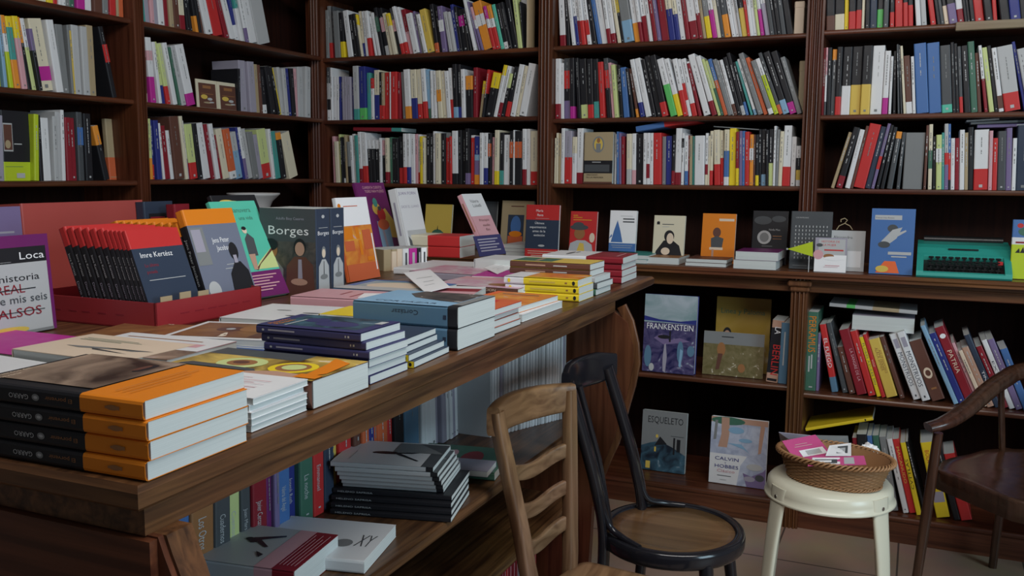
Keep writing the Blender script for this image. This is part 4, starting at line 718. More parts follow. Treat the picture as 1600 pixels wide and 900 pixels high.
# 5 yellow and slate booklets
pile('slim_paperback', (-.712, 1.212), 5, .205, .138, T1, .0102, 'D', 'S', 'slim slate paperback with yellow spine foot beside the blue pocket books', [('fr', 0, 0, 1, 1, 'D'), ('fr', .35, .35, 1, 1, 'y'), ('fe', .6, .6, .3, .2, 'art_photo'), ('sr', 0, 0, 1, .08, 'y'), ('se', .5, .03, .3, .012, 'k')], 4, .004, 'slate and yellow paperbacks at the table edge', jx=[(.012, .006), (.006, 0), (-.004, -.004), (-.006, -.006)], sub=[('sr', 0, 0, 1, .08, 'y'), ('se', .5, .03, .3, .012, 'k')])
# 6 two thick blue volumes
cs = [('sd', 'Cortázar', 0.740, 0.360, 0.22, 'D', 0.26), ('sr', .4, .10, .6, .13, 'D')]
cf = [('fr', 0, .09, 1, 1, 's'), ('fr', .12, .0, 1, .09, 'g'), ('fT', 'CORTÁZAR', .10, .84, .085, 'D', .60), ('fp', [(.3, .1), (1, .1), (1, .7), (.75, .75), (.5, .6), (.35, .3)], 'art_photo')]
pile('thick_paperback', (-.703, 1.368), 1.5, .205, .160, T1, .0372, 'S.91k', 'S', 'very thick steel blue paperback with black edge strip', cs + cf, 2, .001, sub=cs)
# 7 red and black edged pile
pile('paperback', (-.716, 1.540), 1, .20, .136, T1, .0115, 'k', 'S', 'white edged paperback right behind the thick blue volumes', [('fr', 0, 0, 1, 1, 'x'), ('fr', .1, .2, .9, .9, 'r'), ('fe', .5, .5, .3, .2, 'e')], 4, .004, specs=['d', 'l', 'k', 'r'])
# 8 orange covered books, page side to the aisle
flat('paperback', (-.724, 1.700), 0, .150, .230, T1, .015, 'W', 'H', 'white paperback lying under the orange illustrated one', [('fr', 0, 0, 1, 1, 'w')])
flat('paperback', (-.738, 1.715), -2, .150, .205, T1+.0158, .013, 'A', 'H', 'orange illustrated paperback with white edges by the yellow spined pocket books', [('fr', .0, .0, 1, 1, 'art_orange'), ('fr', .2, .8, .8, .84, 'd'), ('fr', 0, 0, .12, 1, 'O')])
flat('magazine', (-.905, 1.735), 3, .17, .215, T1, .012, 'A', 'H', 'white and orange striped magazine left of the orange illustrated paperback', [('fr', 0, 0, 1, .55, 'W'), ('fr', 0, .62, 1, .8, 'A'), ('fr', 0, .8, 1, 1, 'w')], cat='magazine')
# 9 yellow spined pocket books
ys = [('se', .5, .055, .3, .02, 'k'), ('sr', .38, .14, .6, .17, 'H'), ('sr', .4, .3, .6, .65, 'Y'), ('se', .5, .93, .3, .02, 'y')]
pile('pocket_book', (-.722, 2.030), 1, .188, .112, T1, .0170, 'w.27y', 'S', 'yellow spined pocket book with white head at the table edge', ys + [('fr', .0, .0, 1, .72, 'art_orange'), ('fr', 0, .72, 1, 1, 'w'), ('fr', 0, 0, .12, .72, 'y')], 3, .002, 'yellow spined pocket books', sub=ys)
# 10 brown spined pile and white edged ones under it
pile('paperback', (-.722, 2.158), 0, .21, .125, T1, .0150, 'w', 'S', 'white edged paperback with dark spine beneath the brown spined pair', None, 3, .004, specs=['n', 'd', 'l'], jx=[(0, 0), (.002, .004), (-.004, .002)])
pile('paperback', (-.735, 2.150), 1, .215, .118, T1+.0465, .0155, 'v', 'S', 'brown spined paperback with mustard cover near the far table end', [('sr', .4, .55, .6, .8, 'e'), ('sr', .4, .28, .6, .45, 'l'), ('fr', 0, 0, 1, 1, 'Y'), ('fr', .15, .5, .9, 1, 'n'), ('fr', .3, .7, .8, .75, 'e')], 2, .002)
# 11 red banded white books at the far corner
pile('paperback', (-.738, 2.425), 2, .235, .165, T1, .0178, 'w.55R', 'S', 'white paperback with red band at the far table corner', [('fr', .05, .6, .95, .95, 'w'), ('fe', .5, .75, .25, .03, 'd'), ('fe', .7, .7, .12, .02, 'g'), ('fr', .2, .1, .8, .12, 'p')], 4, .004, 'red banded white paperbacks at the far corner')
flat('paperback', (-.99, 2.43), 1, .20, .15, T1, .05, 'w', 'H', 'thick white edged book left of the red banded pile')
# left and middle fields
flat('paperback', P2(345, 562), 0, .21, .15, T1, .004, 'e', 'H', 'thin brown booklet lying flat under the beige covered book')
flat('paperback', (-.985, 1.000), 3, .215, .160, T1, .028, 'p.6e', 'H', 'white edged novel with painted brown cover beside the beige covered book', [('fr', 0, 0, 1, .4, 'art_dusk'), ('fr', 0, .4, 1, 1, 'w'), ('fr', .1, .55, .9, .7, 'p'), ('fr', .1, .8, .8, .83, 'H')])
flat('booklet', (-1.20, .985), 0, .30, .16, T1, .012, 'm', 'H', 'plain magenta booklet lying beneath the beige covered book')
flat('paperback', (-1.030, .955), -1, .225, .150, T1+.0125, .016, 'C', 'H', 'beige covered paperback with dark green lettering lying before the red tray', [('fr', 0, 0, 1, 1, 'C'), ('fr', .1, .80, .6, .815, 'n'), ('fr', .1, .75, .66, .765, 'n'), ('fr', .1, .70, .5, .715, 'n'), ('fp', [(.2, .4), (.5, .46), (.8, .42), (.95, .5), (.6, .42), (.35, .36)], 'g'), ('fp', [(.45, .4), (.85, .3), (.5, .34)], 'd')])
flat('paperback', (-1.10, .80), -4, .24, .14, T1, .018, 'p', 'H', 'white paperback with red lettering behind the orange banded pile', [('fr', 0, 0, 1, 1, 'w'), ('fr', .1, .3, .8, .33, 'r'), ('fr', .1, .4, .7, .43, 'r')])
flat('magazine', (-1.16, 1.20), 12, .20, .16, T1, .008, 'a', 'H', 'magazine with yellow and red picture at the foot of the red tray', [('fr', 0, 0, 1, 1, 'art_ochre')], cat='magazine')
flat('hardcover_book', (-.960, 1.222), 14, .215, .165, T1+.009, .012, 'w', 'H', 'white edged album with an ochre and brown angel painting', [('fr', .06, .08, .94, .92, 'art_ochre'), ('fe', .4, .55, .12, .14, 'v'), ('fe', .62, .6, .15, .18, 'H'), ('fr', .7, .1, .94, .4, 'v'), ('fe', .4, .55, .04, .05, 'l')])
flat('hardcover_book', (-.945, 1.205), 10, .235, .18, T1, .008, 'C', 'H', 'pale brown book under the angel painting album', [('fr', 0, 0, 1, .2, 'e')])
flat('magazine', P2(432, 560), 6, .20, .12, T1, .010, 'B', 'H', 'blue magazine with white lettering between the pocket books and the brown book', [('fr', .05, .05, .95, .3, 'b'), ('fr', .1, .1, .9, .16, 'l'), ('fr', .1, .2, .8, .24, 'l')], cat='magazine')
flat('hardcover_book', (-1.025, 1.42), 8, .21, .2, T1, .018, 'w', 'H', 'pale grey white book with black bird drawing behind the blue pocket books', [('fr', 0, 0, 1, 1, 'w'), ('fe', .6, .3, .08, .03, 'd'), ('fe', .7, .5, .1, .03, 'd'), ('fe', .75, .25, .05, .06, 'd'), ('fe', .35, .6, .08, .02, 'g')])
flat('booklet', (-.975, 1.50), 4, .10, .12, T1, .022, 'y', 'H', 'bright yellow booklet showing between the blue volumes and the white book')
flat('paperback', (-1.06, 1.655), 6, .19, .14, T1, .030, 'p', 'S', 'pink covered paperback lying in front of the standing portrait volumes', [('fr', 0, 0, 1, 1, 'p'), ('fr', .2, .3, .7, .33, 'R'), ('fr', .4, .5, .8, .53, 'R')])
flat('booklet', (-1.0, 1.70), 22, .10, .07, T1+.031, .002, 'W', 'H', 'small white leaflet lying on the pink covered paperback', cat='leaflet')
flat('hardcover_book', (-1.015, 1.81), 3, .235, .185, T1, .030, 'S', 'S', 'blue picture album lying with a white card on it', [('fr', 0, 0, 1, 1, 'b'), ('fr', .1, .1, .9, .9, 'art_mist'), ('fe', .5, .5, .3, .32, 'C'), ('fr', 0, 0, .3, 1, 'l')])
CARDS = [('white handwritten card lying on the blue picture album', [(665, 457, 1.072), (703, 448, 1.072), (672, 421, 1.078), (630, 426, 1.078)]), ('small white card lying on the dark picture magazines', [(777, 428, 1.066), (803, 417, 1.066), (783, 410, 1.07), (756, 418, 1.07)])]
flat('paperback', (-.90, 1.83), 14, .14, .15, T1, .030, 'w', 'H', 'white edged paperback beside the blue picture album', [('fr', 0, 0, 1, .7, 'p'), ('fr', 0, .35, 1, .7, 'R')])
for i in range(2):
    flat('magazine', (-.868+.006*i, 1.995), -1, .235, .19, T1+i*.0135, .013, 'v', 'S', 'dark picture magazine with gold spine lettering, ' + ('lower' if i == 0 else 'upper') + ' of a pair', [('sT', 'EL DESEO Y LA CREACION', .3, .85, .45, 'C', .6), ('fr', 0, 0, 1, 1, 'art_floral'), ('fr', .7, 0, 1, 1, 'p'), ('fe', .3, .25, .14, .2, 'H')], cat='magazine')
flat('magazine', (-.93, 2.20), 8, .15, .16, T1, .03, 'm', 'H', 'magenta magazine lying left of the brown spined pair', cat='magazine')
flat('magazine', (-1.10, 2.26), -3, .22, .2, T1, .022, 'L', 'S', 'grey picture magazine lying below the pink and white novel', [('fr', 0, 0, 1, 1, 'art_floral')], cat='magazine')
flat('magazine', (-1.22, 2.36), 2, .20, .26, T1, .020, 'w', 'S', 'pale magazine lying under the white banded red pair', cat='magazine')
# standing books facing the aisle
# red tray with black spined books
A, B, Lf = onZ(244, 517, T1), onZ(409, 484, T1), onZ(93, 505, T1)
dY = (B-A); dY.z = 0; lenY = dY.length; dY.normalize(); dX = Vector((-dY.y, dY.x, 0)); lenX = .36
tr_ = tag(empty('display_tray', (A.x, A.y, TZ)), 'red cardboard display tray holding black spined novels', 'tray')
def tray(name, o, hh, ly, lx, root, k='red_card'):
    m = MB(); q = Matrix(((dX.x, dY.x, 0, o.x), (dX.y, dY.y, 0, o.y), (0, 0, 1, TZ+.0006), (0, 0, 0, 1)))
    m.box(0, 0, 0, .004, ly, hh, k, 0, q); m.box(0, 0, 0, lx, .004, hh, k, 0, q); m.box(0, ly-.004, 0, lx, ly, hh, k, 0, q); m.box(lx-.004, 0, 0, lx, ly, hh, k, 0, q); m.box(0, 0, 0, lx, ly, .003, k, 0, q)
    for i, c in enumerate((.25, .38, .5, .6, .72, .84)): m.box(c*lx-.01, -.0004, hh*.45, c*lx+.012, 0, hh*.5, 'R', 0, q); m.box(-.0004, c*ly-.012, hh*.45, 0, c*ly+.012, hh*.5, 'R', 0, q)
    return part(m, name, root)
tray('tray_wall', A, .052, lenY, lenX, tr_)
def rank(y0, n, Tk, spec, lean, top, art, lab, grp, W=.135, sub=None, x0=.010, drop=0):
    best = (1e9,); base0 = A + dX*x0 + dY*y0 + Vector((0, 0, .006))
    for a in range(2, 30):
        v = dX*math.sin(R(a)) + Vector((0, 0, math.cos(R(a))))
        for j in range(30):
            l = .17 + j*.003; q = proj(base0 + v*l); e = (q[0]-top[0])**2 + (q[1]-top[1])**2
            if e < best[0]: best = (e, a, l)
    _, a, L = best; ca, sa = math.cos(R(a)), math.sin(R(a)); nrm = -dX*ca + Vector((0, 0, sa)); x = x0
    for i in range(n):
        t = Tk if isinstance(Tk, float) else Tk[i]
        o = A + dX*(x + t/ca) + dY*y0 + Vector((0, 0, .0045)); o2 = o + nrm*t
        which = f'{ORD[i]} from the tray edge' if i else 'foremost, its cover showing'
        book('novel', W, L - (drop if i else 0), t, spec, mtx(o2, dY, nrm), art if i == 0 else sub, False, 0, lab + ', ' + which, grp); x += t/ca + .0003
    return a, L
ks = [('sT', 'Imre Kertesz', .3, .72, .3, 'l', .24), ('sT', 'Diario de', .3, .42, .3, 'L', .22)]
ka = ks + [('fr', 0, 0, 1, .80, 'D'), ('ft', 'Imre Kertész', .12, .70, .055, 'W', .62, 1), ('ft', 'La última', .15, .60, .035, 'R', .4), ('ft', 'posada', .15, .53, .035, 'R', .5), ('fr', .15, .455, .85, .462, 'l')]
for i_, (c_, k_) in enumerate((('k.22', 'r'),)): pass
rank(.010, 11, [.010, .010, .010, .011, .012, .018, .018, .019, .019, .019, .02], 'r.20k', 10, (195, 362), ka, 'dark novel with red head in the red tray', 'red headed novels in the red tray', sub=ks)
ja = [('fr', 0, 0, 1, .845, 'Q'), ('sT', 'Jens Peter Jacobsen', .3, .72, .3, 'l', .45), ('ft', 'Jens Peter', .40, .66, .05, 'W', .34, 1), ('ft', 'Jacobsen', .45, .58, .05, 'W', .3, 1), ('fr', .02, .45, .28, .82, 'g'), ('fr', .04, .58, .22, .8, 'L'), ('fr', .55, .43, .85, .437, 'l'), ('fr', .5, .39, .85, .397, 'l'), ('fe', .18, .2, .12, .09, 'l'), ('fr', 0, .02, 1, .16, 'D'), ('fp', [(.52, .02), (.98, .02), (.96, .35), (.84, .45), (.72, .45), (.58, .34)], 'k'), ('fe', .76, .56, .09, .09, 'k'), ('fr', .72, .44, .79, .52, 'L')]
rank(.165, 10, [.022, .02, .02, .02, .02, .02, .02, .02, .02, .02], 'A.155k', 12, (285, 332), ja, 'black spined novel with orange head in the red tray', 'orange headed novels in the red tray', W=.15, drop=.028, sub=[('sT', 'Niels Lyhne', .3, .72, .3, 'l', .3)])
m = MB()
for x, y in ((232, 462), (258, 458), (282, 463)):
    p = onZ(x, y, TZ+.055)
for i in range(3):
    q = A + dY*(.02+.05*i) + dX*.0065
    m.box(q.x-.0008, q.y, TZ+.01, q.x+.0008, q.y+.03, TZ+.062+.003*(i % 2), 'a')
tag(m.build('paper_slips'), 'yellow paper slips sticking up inside the red tray edge', 'slip').name = 'paper_slip'
# header and books behind the tray
def flatface(name, x0, x1, X, ytop, T, spec, art, label, z=T1, **k):
    def atx(px):
        y = 300.
        for _ in range(15):
            p = onX(px, y, X); p.z = z; y = proj(p)[1]
        return p
    return stand(name, atx(x0), atx(x1), T, spec, art, label, top=(x0, ytop), lean=3, **k)
h1 = flatface('display_tray', 47, 233, -1.83, 323, .10, 'U', None, 'tall plain red display box behind the tray of novels', cat='box', parts=False)
flatface('novel', 235, 279, -1.80, 318, .03, 'D', [('fr', .15, .62, .75, .86, 'k'), ('fr', .2, .8, .7, .82, 'R'), ('ft', 'Big Sur', .3, .70, .05, 'l', .4)], 'slate blue novel with a small black label behind the red headed books')
flatface('novel', -40, 46, -1.78, 327, .03, 'm', [('fr', 0, 0, 1, 1, 'P'), ('fr', .5, .74, .85, .76, 'L'), ('fr', .5, .70, .85, .71, 'L')], 'purple novel at the end of the tall red display box')
flatface('novel', 282, 305, -1.74, 322, .03, 'R', None, 'dark red novel half hidden behind the orange headed one')
# cover with handwriting
hw = [('fr', 0, 0, 1, 1, 'k'), ('fr', 0, .88, 1, 1, 'V'), ('fr', 0, 0, .95, .72, 'l'), ('fr', .95, 0, 1, .9, 'V'), ('ft', 'Loca', .56, .755, .075, 'W', .36, 1), ('fr', .02, .735, .45, .738, 'l'), ('ft', 'a historia', .12, .54, .07, 'k', .7, 1), ('ft', 'REAL', .2, .42, .09, 'R', .4, 1), ('fr', .05, .45, .75, .46, 'k'), ('ft', 'de mis seis', .15, .32, .08, 'd', .75, 1), ('ft', 'FALSOS', .1, .18, .09, 'R', .7, 1), ('fr', .08, .225, .85, .232, 'k'), ('fe', .3, .05, .3, .04, 'Y'), ('fr', 0, 0, .95, .03, 'g')]
standR('novel', (89, 514), T1, .155, 93, .025, (91, 367), 'V', hw, 'white and black novel with scribbled red and black title, plum head', lean=4)
# mint green cover and the dark one behind it
mg = [('fr', 0, .26, 1, 1, 'T'), ('fr', 0, 0, 1, .26, 'V'), ('ft', 'Manuvera', .36, .88, .05, 'n', .5), ('ft', 'una vida', .5, .80, .04, 'n', .4), ('fp', [(.45, .28), (1, .28), (1, .5), (.6, .36)], 'N'), ('fp', [(.45, .28), (.8, .42), (1, .5), (1, .47), (.6, .33), (.5, .27)], 'v'), ('fp', [(.42, .42), (.62, .42), (.66, .6), (.56, .66), (.46, .6)], 'd'), ('fp', [(.42, .28), (.5, .28), (.56, .44), (.42, .44)], 'e'), ('fe', .52, .69, .05, .035, 'C'), ('fe', .52, .71, .05, .02, 'k')] + [('fr', .06, .21-.03*i, .85-.1*(i % 3), .222-.03*i, 'p') for i in range(6)]
standR('novel', (453, 461), T1, .150, 86, .012, (397, 317), 'T', mg, 'mint green novel with plum foot band leaning beside the portrait volumes')
standR('novel', (452, 446), T1, .155, 84, .014, (397, 308), 'k', [('fe', .3, .93, .14, .02, 'Y'), ('fe', .34, .93, .2, .008, 'N')], 'black novel whose top edge shows behind the mint green one')
# two portrait volumes
c1 = onZ(495, 464, T1); dv = Vector((0, 1, 0))
bs1 = [('st', 'Borges', .12, .70, .045, 'W', .76, 1), ('se', .5, .91, .1, .02, 'l'), ('sr', .2, .78, .8, .785, 'l'), ('sp', [(.12, 0), (.88, 0), (.84, .34), (.62, .42), (.38, .42), (.16, .34)], 'l'), ('se', .5, .5, .15, .07, 'g'), ('se', .5, .49, .11, .05, 'C'), ('sp', [(.47, .2), (.53, .2), (.52, .4), (.48, .4)], 'd'), ('se', .5, .22, .25, .03, 'g')]
bb = [('br', 0, .0, 1, 1, 'd'), ('br', 0, 0, 1, .62, 'art_photo'), ('bt', 'Adolfo Bioy Casares', .3, .87, .03, 'L', .5, 1), ('bt', 'Borges', .14, .70, .10, 'W', .74, 1), ('bp', [(.45, 0), (.98, 0), (.95, .36), (.82, .45), (.62, .45), (.48, .34)], 'v'), ('be', .72, .56, .11, .10, 'k'), ('be', .72, .54, .085, .08, 'e'), ('bp', [(.68, .2), (.76, .2), (.75, .42), (.69, .42)], 'L'), ('be', .7, .16, .15, .04, 'e'), ('bp', [(0, 0), (.4, 0), (.42, .3), (.3, .4), (.05, .42)], 'g'), ('be', .2, .52, .12, .1, 'H'), ('be', .2, .58, .13, .07, 'k')]
for i in range(2):
    book('thick_paperback', .165, .212, .0605, 'D', mtx((c1.x, c1.y+.0615*(i+1) - .0005, T1), (-1, 0, 0), (0, 1, 0)), bs1 + bb, False, 0, 'thick dark volume with a portrait on its spine, ' + ('nearer' if i == 0 else 'farther') + ' of the standing pair')
# orange and white cover
of = [('fr', 0, .66, 1, 1, 'W'), ('fr', 0, 0, 1, .66, 'art_orange'), ('fe', .08, .9, .05, .03, 'A'), ('fr', .2, .89, .65, .9, 'x'), ('fr', .05, .5, .35, .64, 'A'), ('fr', .45, .5, .55, .64, 'A'), ('fr', .05, .36, .35, .48, 'x'), ('fr', .5, .3, .58, .48, 'A'), ('fr', .65, .36, .92, .6, 'x'), ('fr', .7, .22, .9, .27, 'A'), ('fr', 0, 0, 1, .2, 'x'), ('fr', .93, .1, .97, .55, 'W')]
standR('novel', (594, 434), T1, .155, 90, .012, (572, 310), 'w.34O', of, 'white topped novel with an orange tinted street picture')
pf = [('fr', 0, 0, 1, 1, 'm'), ('fr', 0, 0, 1, 1, 'V'), ('ft', 'CUARENTA CUENTOS', .2, .92, .035, 'p', .68, 1), ('ft', 'TIGRES PARA MUJERES', .25, .87, .035, 'p', .68, 1), ('fp', [(.5, .3), (1, .26), (1, .5), (.8, .66), (.6, .62)], 'Y'), ('fe', .5, .66, .14, .08, 'Y'), ('fe', .5, .74, .08, .06, 't'), ('fe', .62, .58, .14, .09, 'r'), ('fe', .6, .66, .06, .03, 'd'), ('fp', [(.35, .1), (.75, .1), (.8, .42), (.4, .5)], 's'), ('fr', .5, .06, .58, .4, 'L'), ('fe', .6, .45, .2, .07, 'x'), ('fr', .42, 0, .52, .08, 'R')]
standR('novel', (630, 404), T1, .175, 89, .015, (599, 288), 'V', pf, 'purple book picturing a bright costumed rider, behind the orange tinted one')
iv = [('fr', 0, 0, 1, 1, 'w'), ('ft', 'JUAN FORN', .06, .90, .045, 'P', .8, 1), ('ft', 'SADE EL LLANO', .06, .70, .04, 'L', .84, 1), ('fr', .12, 0, 1, .36, 'l'), ('fp', [(.12, 0), (.32, 0), (.25, .2), (.12, .28)], 'd'), ('fp', [(.8, 0), (1, 0), (1, .12), (.88, .1)], 'd'), ('sr', .4, .3, .6, .8, 'L')]
standR('thick_paperback', (672, 397), T1+.022, .14, 90, .034, (651, 297), 'w', iv, 'thick white novel with grey lettering, leaning behind the small boxed books')
va = [('fr', 0, .6, 1, 1, 'w'), ('fr', 0, 0, 1, .6, 'p'), ('ft', 'Valeria', .26, .84, .055, 'd', .42, 1), ('ft', 'Luiselli', .3, .76, .055, 'd', .42, 1), ('ft', 'Principio', .3, .5, .045, 'v', .5, 1), ('ft', 'medio', .38, .41, .045, 'v', .35, 1), ('ft', 'fin', .44, .33, .045, 'v', .2, 1), ('fe', .5, .15, .15, .07, 'd'), ('fe', .5, .14, .09, .04, 'l'), ('sr', .4, .35, .6, .85, 'H')]
standR('novel', (789, 391), T1+.03, .145, 88, .020, (751, 307), 'p', va, 'pink and white novel leaning back behind the red and white pair')
bc = onZ(750, 402, T1+.031); bd = onZ(791, 397, T1+.031)
stand('leaflet', bc, bd, .003, 'I', [('fr', .1, .78-.14*i, .85-.12*(i % 2), .84-.14*i, 'L') for i in range(5)], 'small navy card with white lettering leaning at the pink novel', L=.070, lean=22, cat='card')
# red and white pair lying at the back of the table
pb = P2(718, 404, T1+.021)
pile('thick_paperback', pb, 4, .185, .135, T1+.021, .036, 'c.38r', 'S', 'cream and red thick paperback lying before the pink and white novel', None, 2, .002)
# small boxed books
b0 = onZ(600, 424, T1); b1 = onZ(668, 419, T1); d = b1-b0; d.z = 0; tot = d.length; d.normalize()
x = 0
for i, (fr_, sp, lb) in enumerate(((.18, 'a', 'tan'), (.12, 'a.1C', 'tan'), (.13, 'C', 'tan'), (.15, 'w', 'white'), (.19, 'm', 'magenta'), (.09, 'k', 'black'), (.14, 'W', 'white'))):
    wd = tot*fr_; nrm = d; u = Vector((-d.y, d.x, 0)); o = b0 + d*(x+wd*.97)
    lab = f'small {lb} boxed book in the short row under the thick white novel, {ORD[i]} along'
    book('small_book', .10, .066, wd*.95, sp, mtx((o.x, o.y, T1), u, nrm), [('sr', .35, .2, .65, .8, 'l' if sp in 'km' else 'd')] if i > 2 else None, label=lab, group='small boxed books', parts=False); x += wd
# vase on the side counter
vp = onX(396, 303, -2.48)
m = MB(); zr_ = vp.z; s0 = .0005+CZ
prof_ = [(.001, s0), (.06, s0), (.062, s0+.01), (.045, s0+.03), (.05, s0+.08), (.055, zr_-.09), (.062, zr_-.06), (.075, zr_-.03), (.098, zr_-.008), (.106, zr_), (.104, zr_+.004), (.098, zr_), (.07, zr_-.028), (.056, zr_-.06), (.048, s0+.08), (.001, s0+.04)]
m.lathe(prof_, 'ceramic', 40, vp.x, vp.y); tag(weld(m.build('vase')), 'white flared ceramic vase behind the mint green novel', 'vase')
# ------------------------------------------------------------------ books under the table top
ZS = .6905
shelf_row([(220, 680, 4, '245,245,400,b;318,318,300,H;462,462,300,d;562,562,300,N;644,640,300,d;705,700,250,R;796,796,200,V;832,832,200,P;865,865,150,b;942,942,100,B;1003,1003,80,n;1085,1085,0,r;1152,1152,-50,D;1215,1215,-100,Y;1262,1262,-100,r;1340,1340,-150,v;1385,1380,-150,x;1428,1425,-150,B;1462,1460,-150,x;1495,1490,-150,x;1560,1555,-200,r;1600,1590,-200,R'),
   (500, 620, 3.75, '443,420,-50,k;500,490,-50,S,585')], ('X', -1.005), ZS, 'on the shelf under the table top', 'coloured spines under the table top', depth=(.14, .16), Lmax=.235, lim=(.69, 1.795),
   arts={i: [('sT', t, .3, .62, .35, 'l', .32), ('sr', .4, .08, .6, .1, 'l')] for i, t in ((0, 'CONTES'), (1, 'Los Otros'), (2, 'Cuadernos'), (3, 'Cuentos'), (4, 'Juan Marse'), (5, 'Javier Cercas'), (8, 'Valeria del Angel'), (9, 'Joseph Roth'), (10, 'La noche'), (11, 'Emmanuel'))})
wr = rng
toks = []; xs = 585.
while xs < 1120 - 8: wdt_ = wr.choice((8, 11, 14, 18)); toks.append((xs, wdt_)); xs += wdt_
shelf_row([(0, 0, 1, ';'.join(f'{a:.1f},{a-7:.1f},400,{wr.choice("lwwwwL")}' for a in (656, 667, 676, 685, 692, 699, 703.5, 708, 712.5, 717, 722, 727, 731, 735, 740, 745, 750, 755, 760)) + ',765')], ('X', -1.012), ZS,
   'among the pale row under the table top', 'pale spines under the table top', depth=(.15, .17), Lmax=.262, lim=(1.797, 2.24))
lx = [(onX(a, 560, -.90).y) for a in (790, 893)]
y = 1.99; i = 0
while y < 2.235:
    t = wr.choice((.004, .006, .007, .009, .011)); X_ = -.93 + (y-1.99)*.42; a_ = R(5)
    o = Vector((X_, y+t, ZS)); book('slim_album', .20, .275 if i % 3 else .268, t*.96, wr.choice(('w', 'w', 'w', 'L', 'l')), mtx(o, (-1, 0, 0), (0, 1, 0)), None, label=f'tall thin pale album under the far table end, {ORD[i] if i < 30 else "last"} from the near side', group='pale albums under the far table end', parts=False)
    y += t + .0006; i += 1
# lying on that shelf
lf = [('fr', 0, 0, 1, 1, 'l'), ('fr', 0, 0, 1, .12, 'R'), ('fr', 0, .12, 1, .24, 'p'), ('fT', 'Longares', .20, .84, .0, 'd', .2)]
lf = [('fr', 0, 0, 1, 1, 'l'), ('fr', 0, 0, 1, .145, 'R'), ('fr', 0, .145, 1, .26, 'm'), ('fr', 0, .145, 1, .26, 'p'), ('ft', 'Longares', .14, .76, .075, 'd', .55, 1), ('fr', .1, .9, .6, .905, 'g'), ('fr', .15, .74, .6, .745, 'g'), ('fr', .15, .7, .5, .705, 'g'), ('fe', .62, .50, .04, .025, 'k'), ('fp', [(.52, .46), (.58, .50), (.66, .48), (.80, .30), (.77, .29), (.63, .41), (.55, .43)], 'k'), ('fp', [(.6, .46), (.45, .34), (.47, .32), (.64, .43)], 'k'), ('fp', [(.2, .30), (.34, .36), (.28, .29)], 'k')] + [('fr', .1, .12-.025*j, .9-.1*(j % 2), .126-.025*j, 'p') for j in range(5)]
q = onZ(548, 898, ZS); tp = onZ(548, 855, ZS+.05)
flat('thick_paperback', (-.835, 1.085), 8, .262, .150, ZS, .042, 'l.74p.86R', 'S', 'thick pale grey paperback with crimson foot band on the table shelf', lf)
flat('paperback', (-.785, 1.20), 12, .20, .16, ZS, .022, 'w', 'S', 'white paperback half under the crimson banded one on the table shelf', [('fT', 'XY', .35, .2, .3, 'd', .14), ('fe', .4, .3, .1, .08, 'g')])
pile('slim_paperback', (-.760, 1.455), 14, .235, .155, ZS, .0095, 'k.05k', 'S', 'black spined booklet with cream edges on the table shelf', [('sT', 'HELENO SAPRISA', .3, .96, .35, 'l', .3)], 4, .003, 'black spined booklets on the table shelf', jx=[(0, .0), (-.004, .01), (-.01, .02), (-.014, .03)])
wf = [('fr', 0, 0, 1, 1, 'w'), ('fr', 0, 0, .7, .12, 'd'), ('fe', .5, .55, .06, .14, 'k'), ('fp', [(.45, .68), (.5, .3), (.7, .05), (.72, .08), (.55, .3), (.5, .7)], 'k'), ('fp', [(.5, .5), (.2, .2), (.22, .18), (.54, .46)], 'k'), ('fr', .55, 0, .95, .5, 'g'), ('fp', [(.55, 0), (.95, 0), (.95, .3), (.7, .1)], 'd'), ('fr', .15, .85, .5, .855, 'g')]
pile('slim_paperback', (-.795, 1.462), 14, .20, .145, ZS+.040, .0093, 'l.93k', 'S', 'pale grey spined booklet picturing a thin black dragonfly', wf, 6, .003, 'dragonfly booklets on the table shelf', jx=[(0, .03), (.004, .02), (.004, .014), (.003, .008), (.002, .003), (-.006, 0)])
flat('comic_book', (-.785, 1.70), 10, .25, .17, ZS, .018, 'n', 'S', 'dark green album with red lettering lying behind the dragonfly booklets', [('fr', 0, 0, 1, 1, 'n'), ('fe', .5, .3, .3, .1, 'R'), ('fe', .6, .5, .2, .05, 'p'), ('fr', .2, .5, .3, .9, 'g'), ('fr', .4, .55, .45, .9, 'l'), ('fe', .35, .4, .08, .04, 'l')])
flat('booklet', (-.785, 1.665), 10, .10, .075, ZS+.019, .012, 'L', 'H', 'small pale lilac box lying on the dark green album', cat='box')
i = 0; y = 1.75
while y < 2.22:
    t = wr.choice((.012, .016, .02, .024)); book('album', .16, .225, t*.96, wr.choice(('R', 'V', 'r', 'R', 'R.3L.5R')), mtx((-.90, y+t, .161), (-1, 0, 0), (0, 1, 0)), [('sr', .4, .3, .6, .8, 'p')], label=f'dark red album low under the table, {ORD[i]} from the near end', group='dark red albums low under the table', parts=False); y += t+.001; i += 1
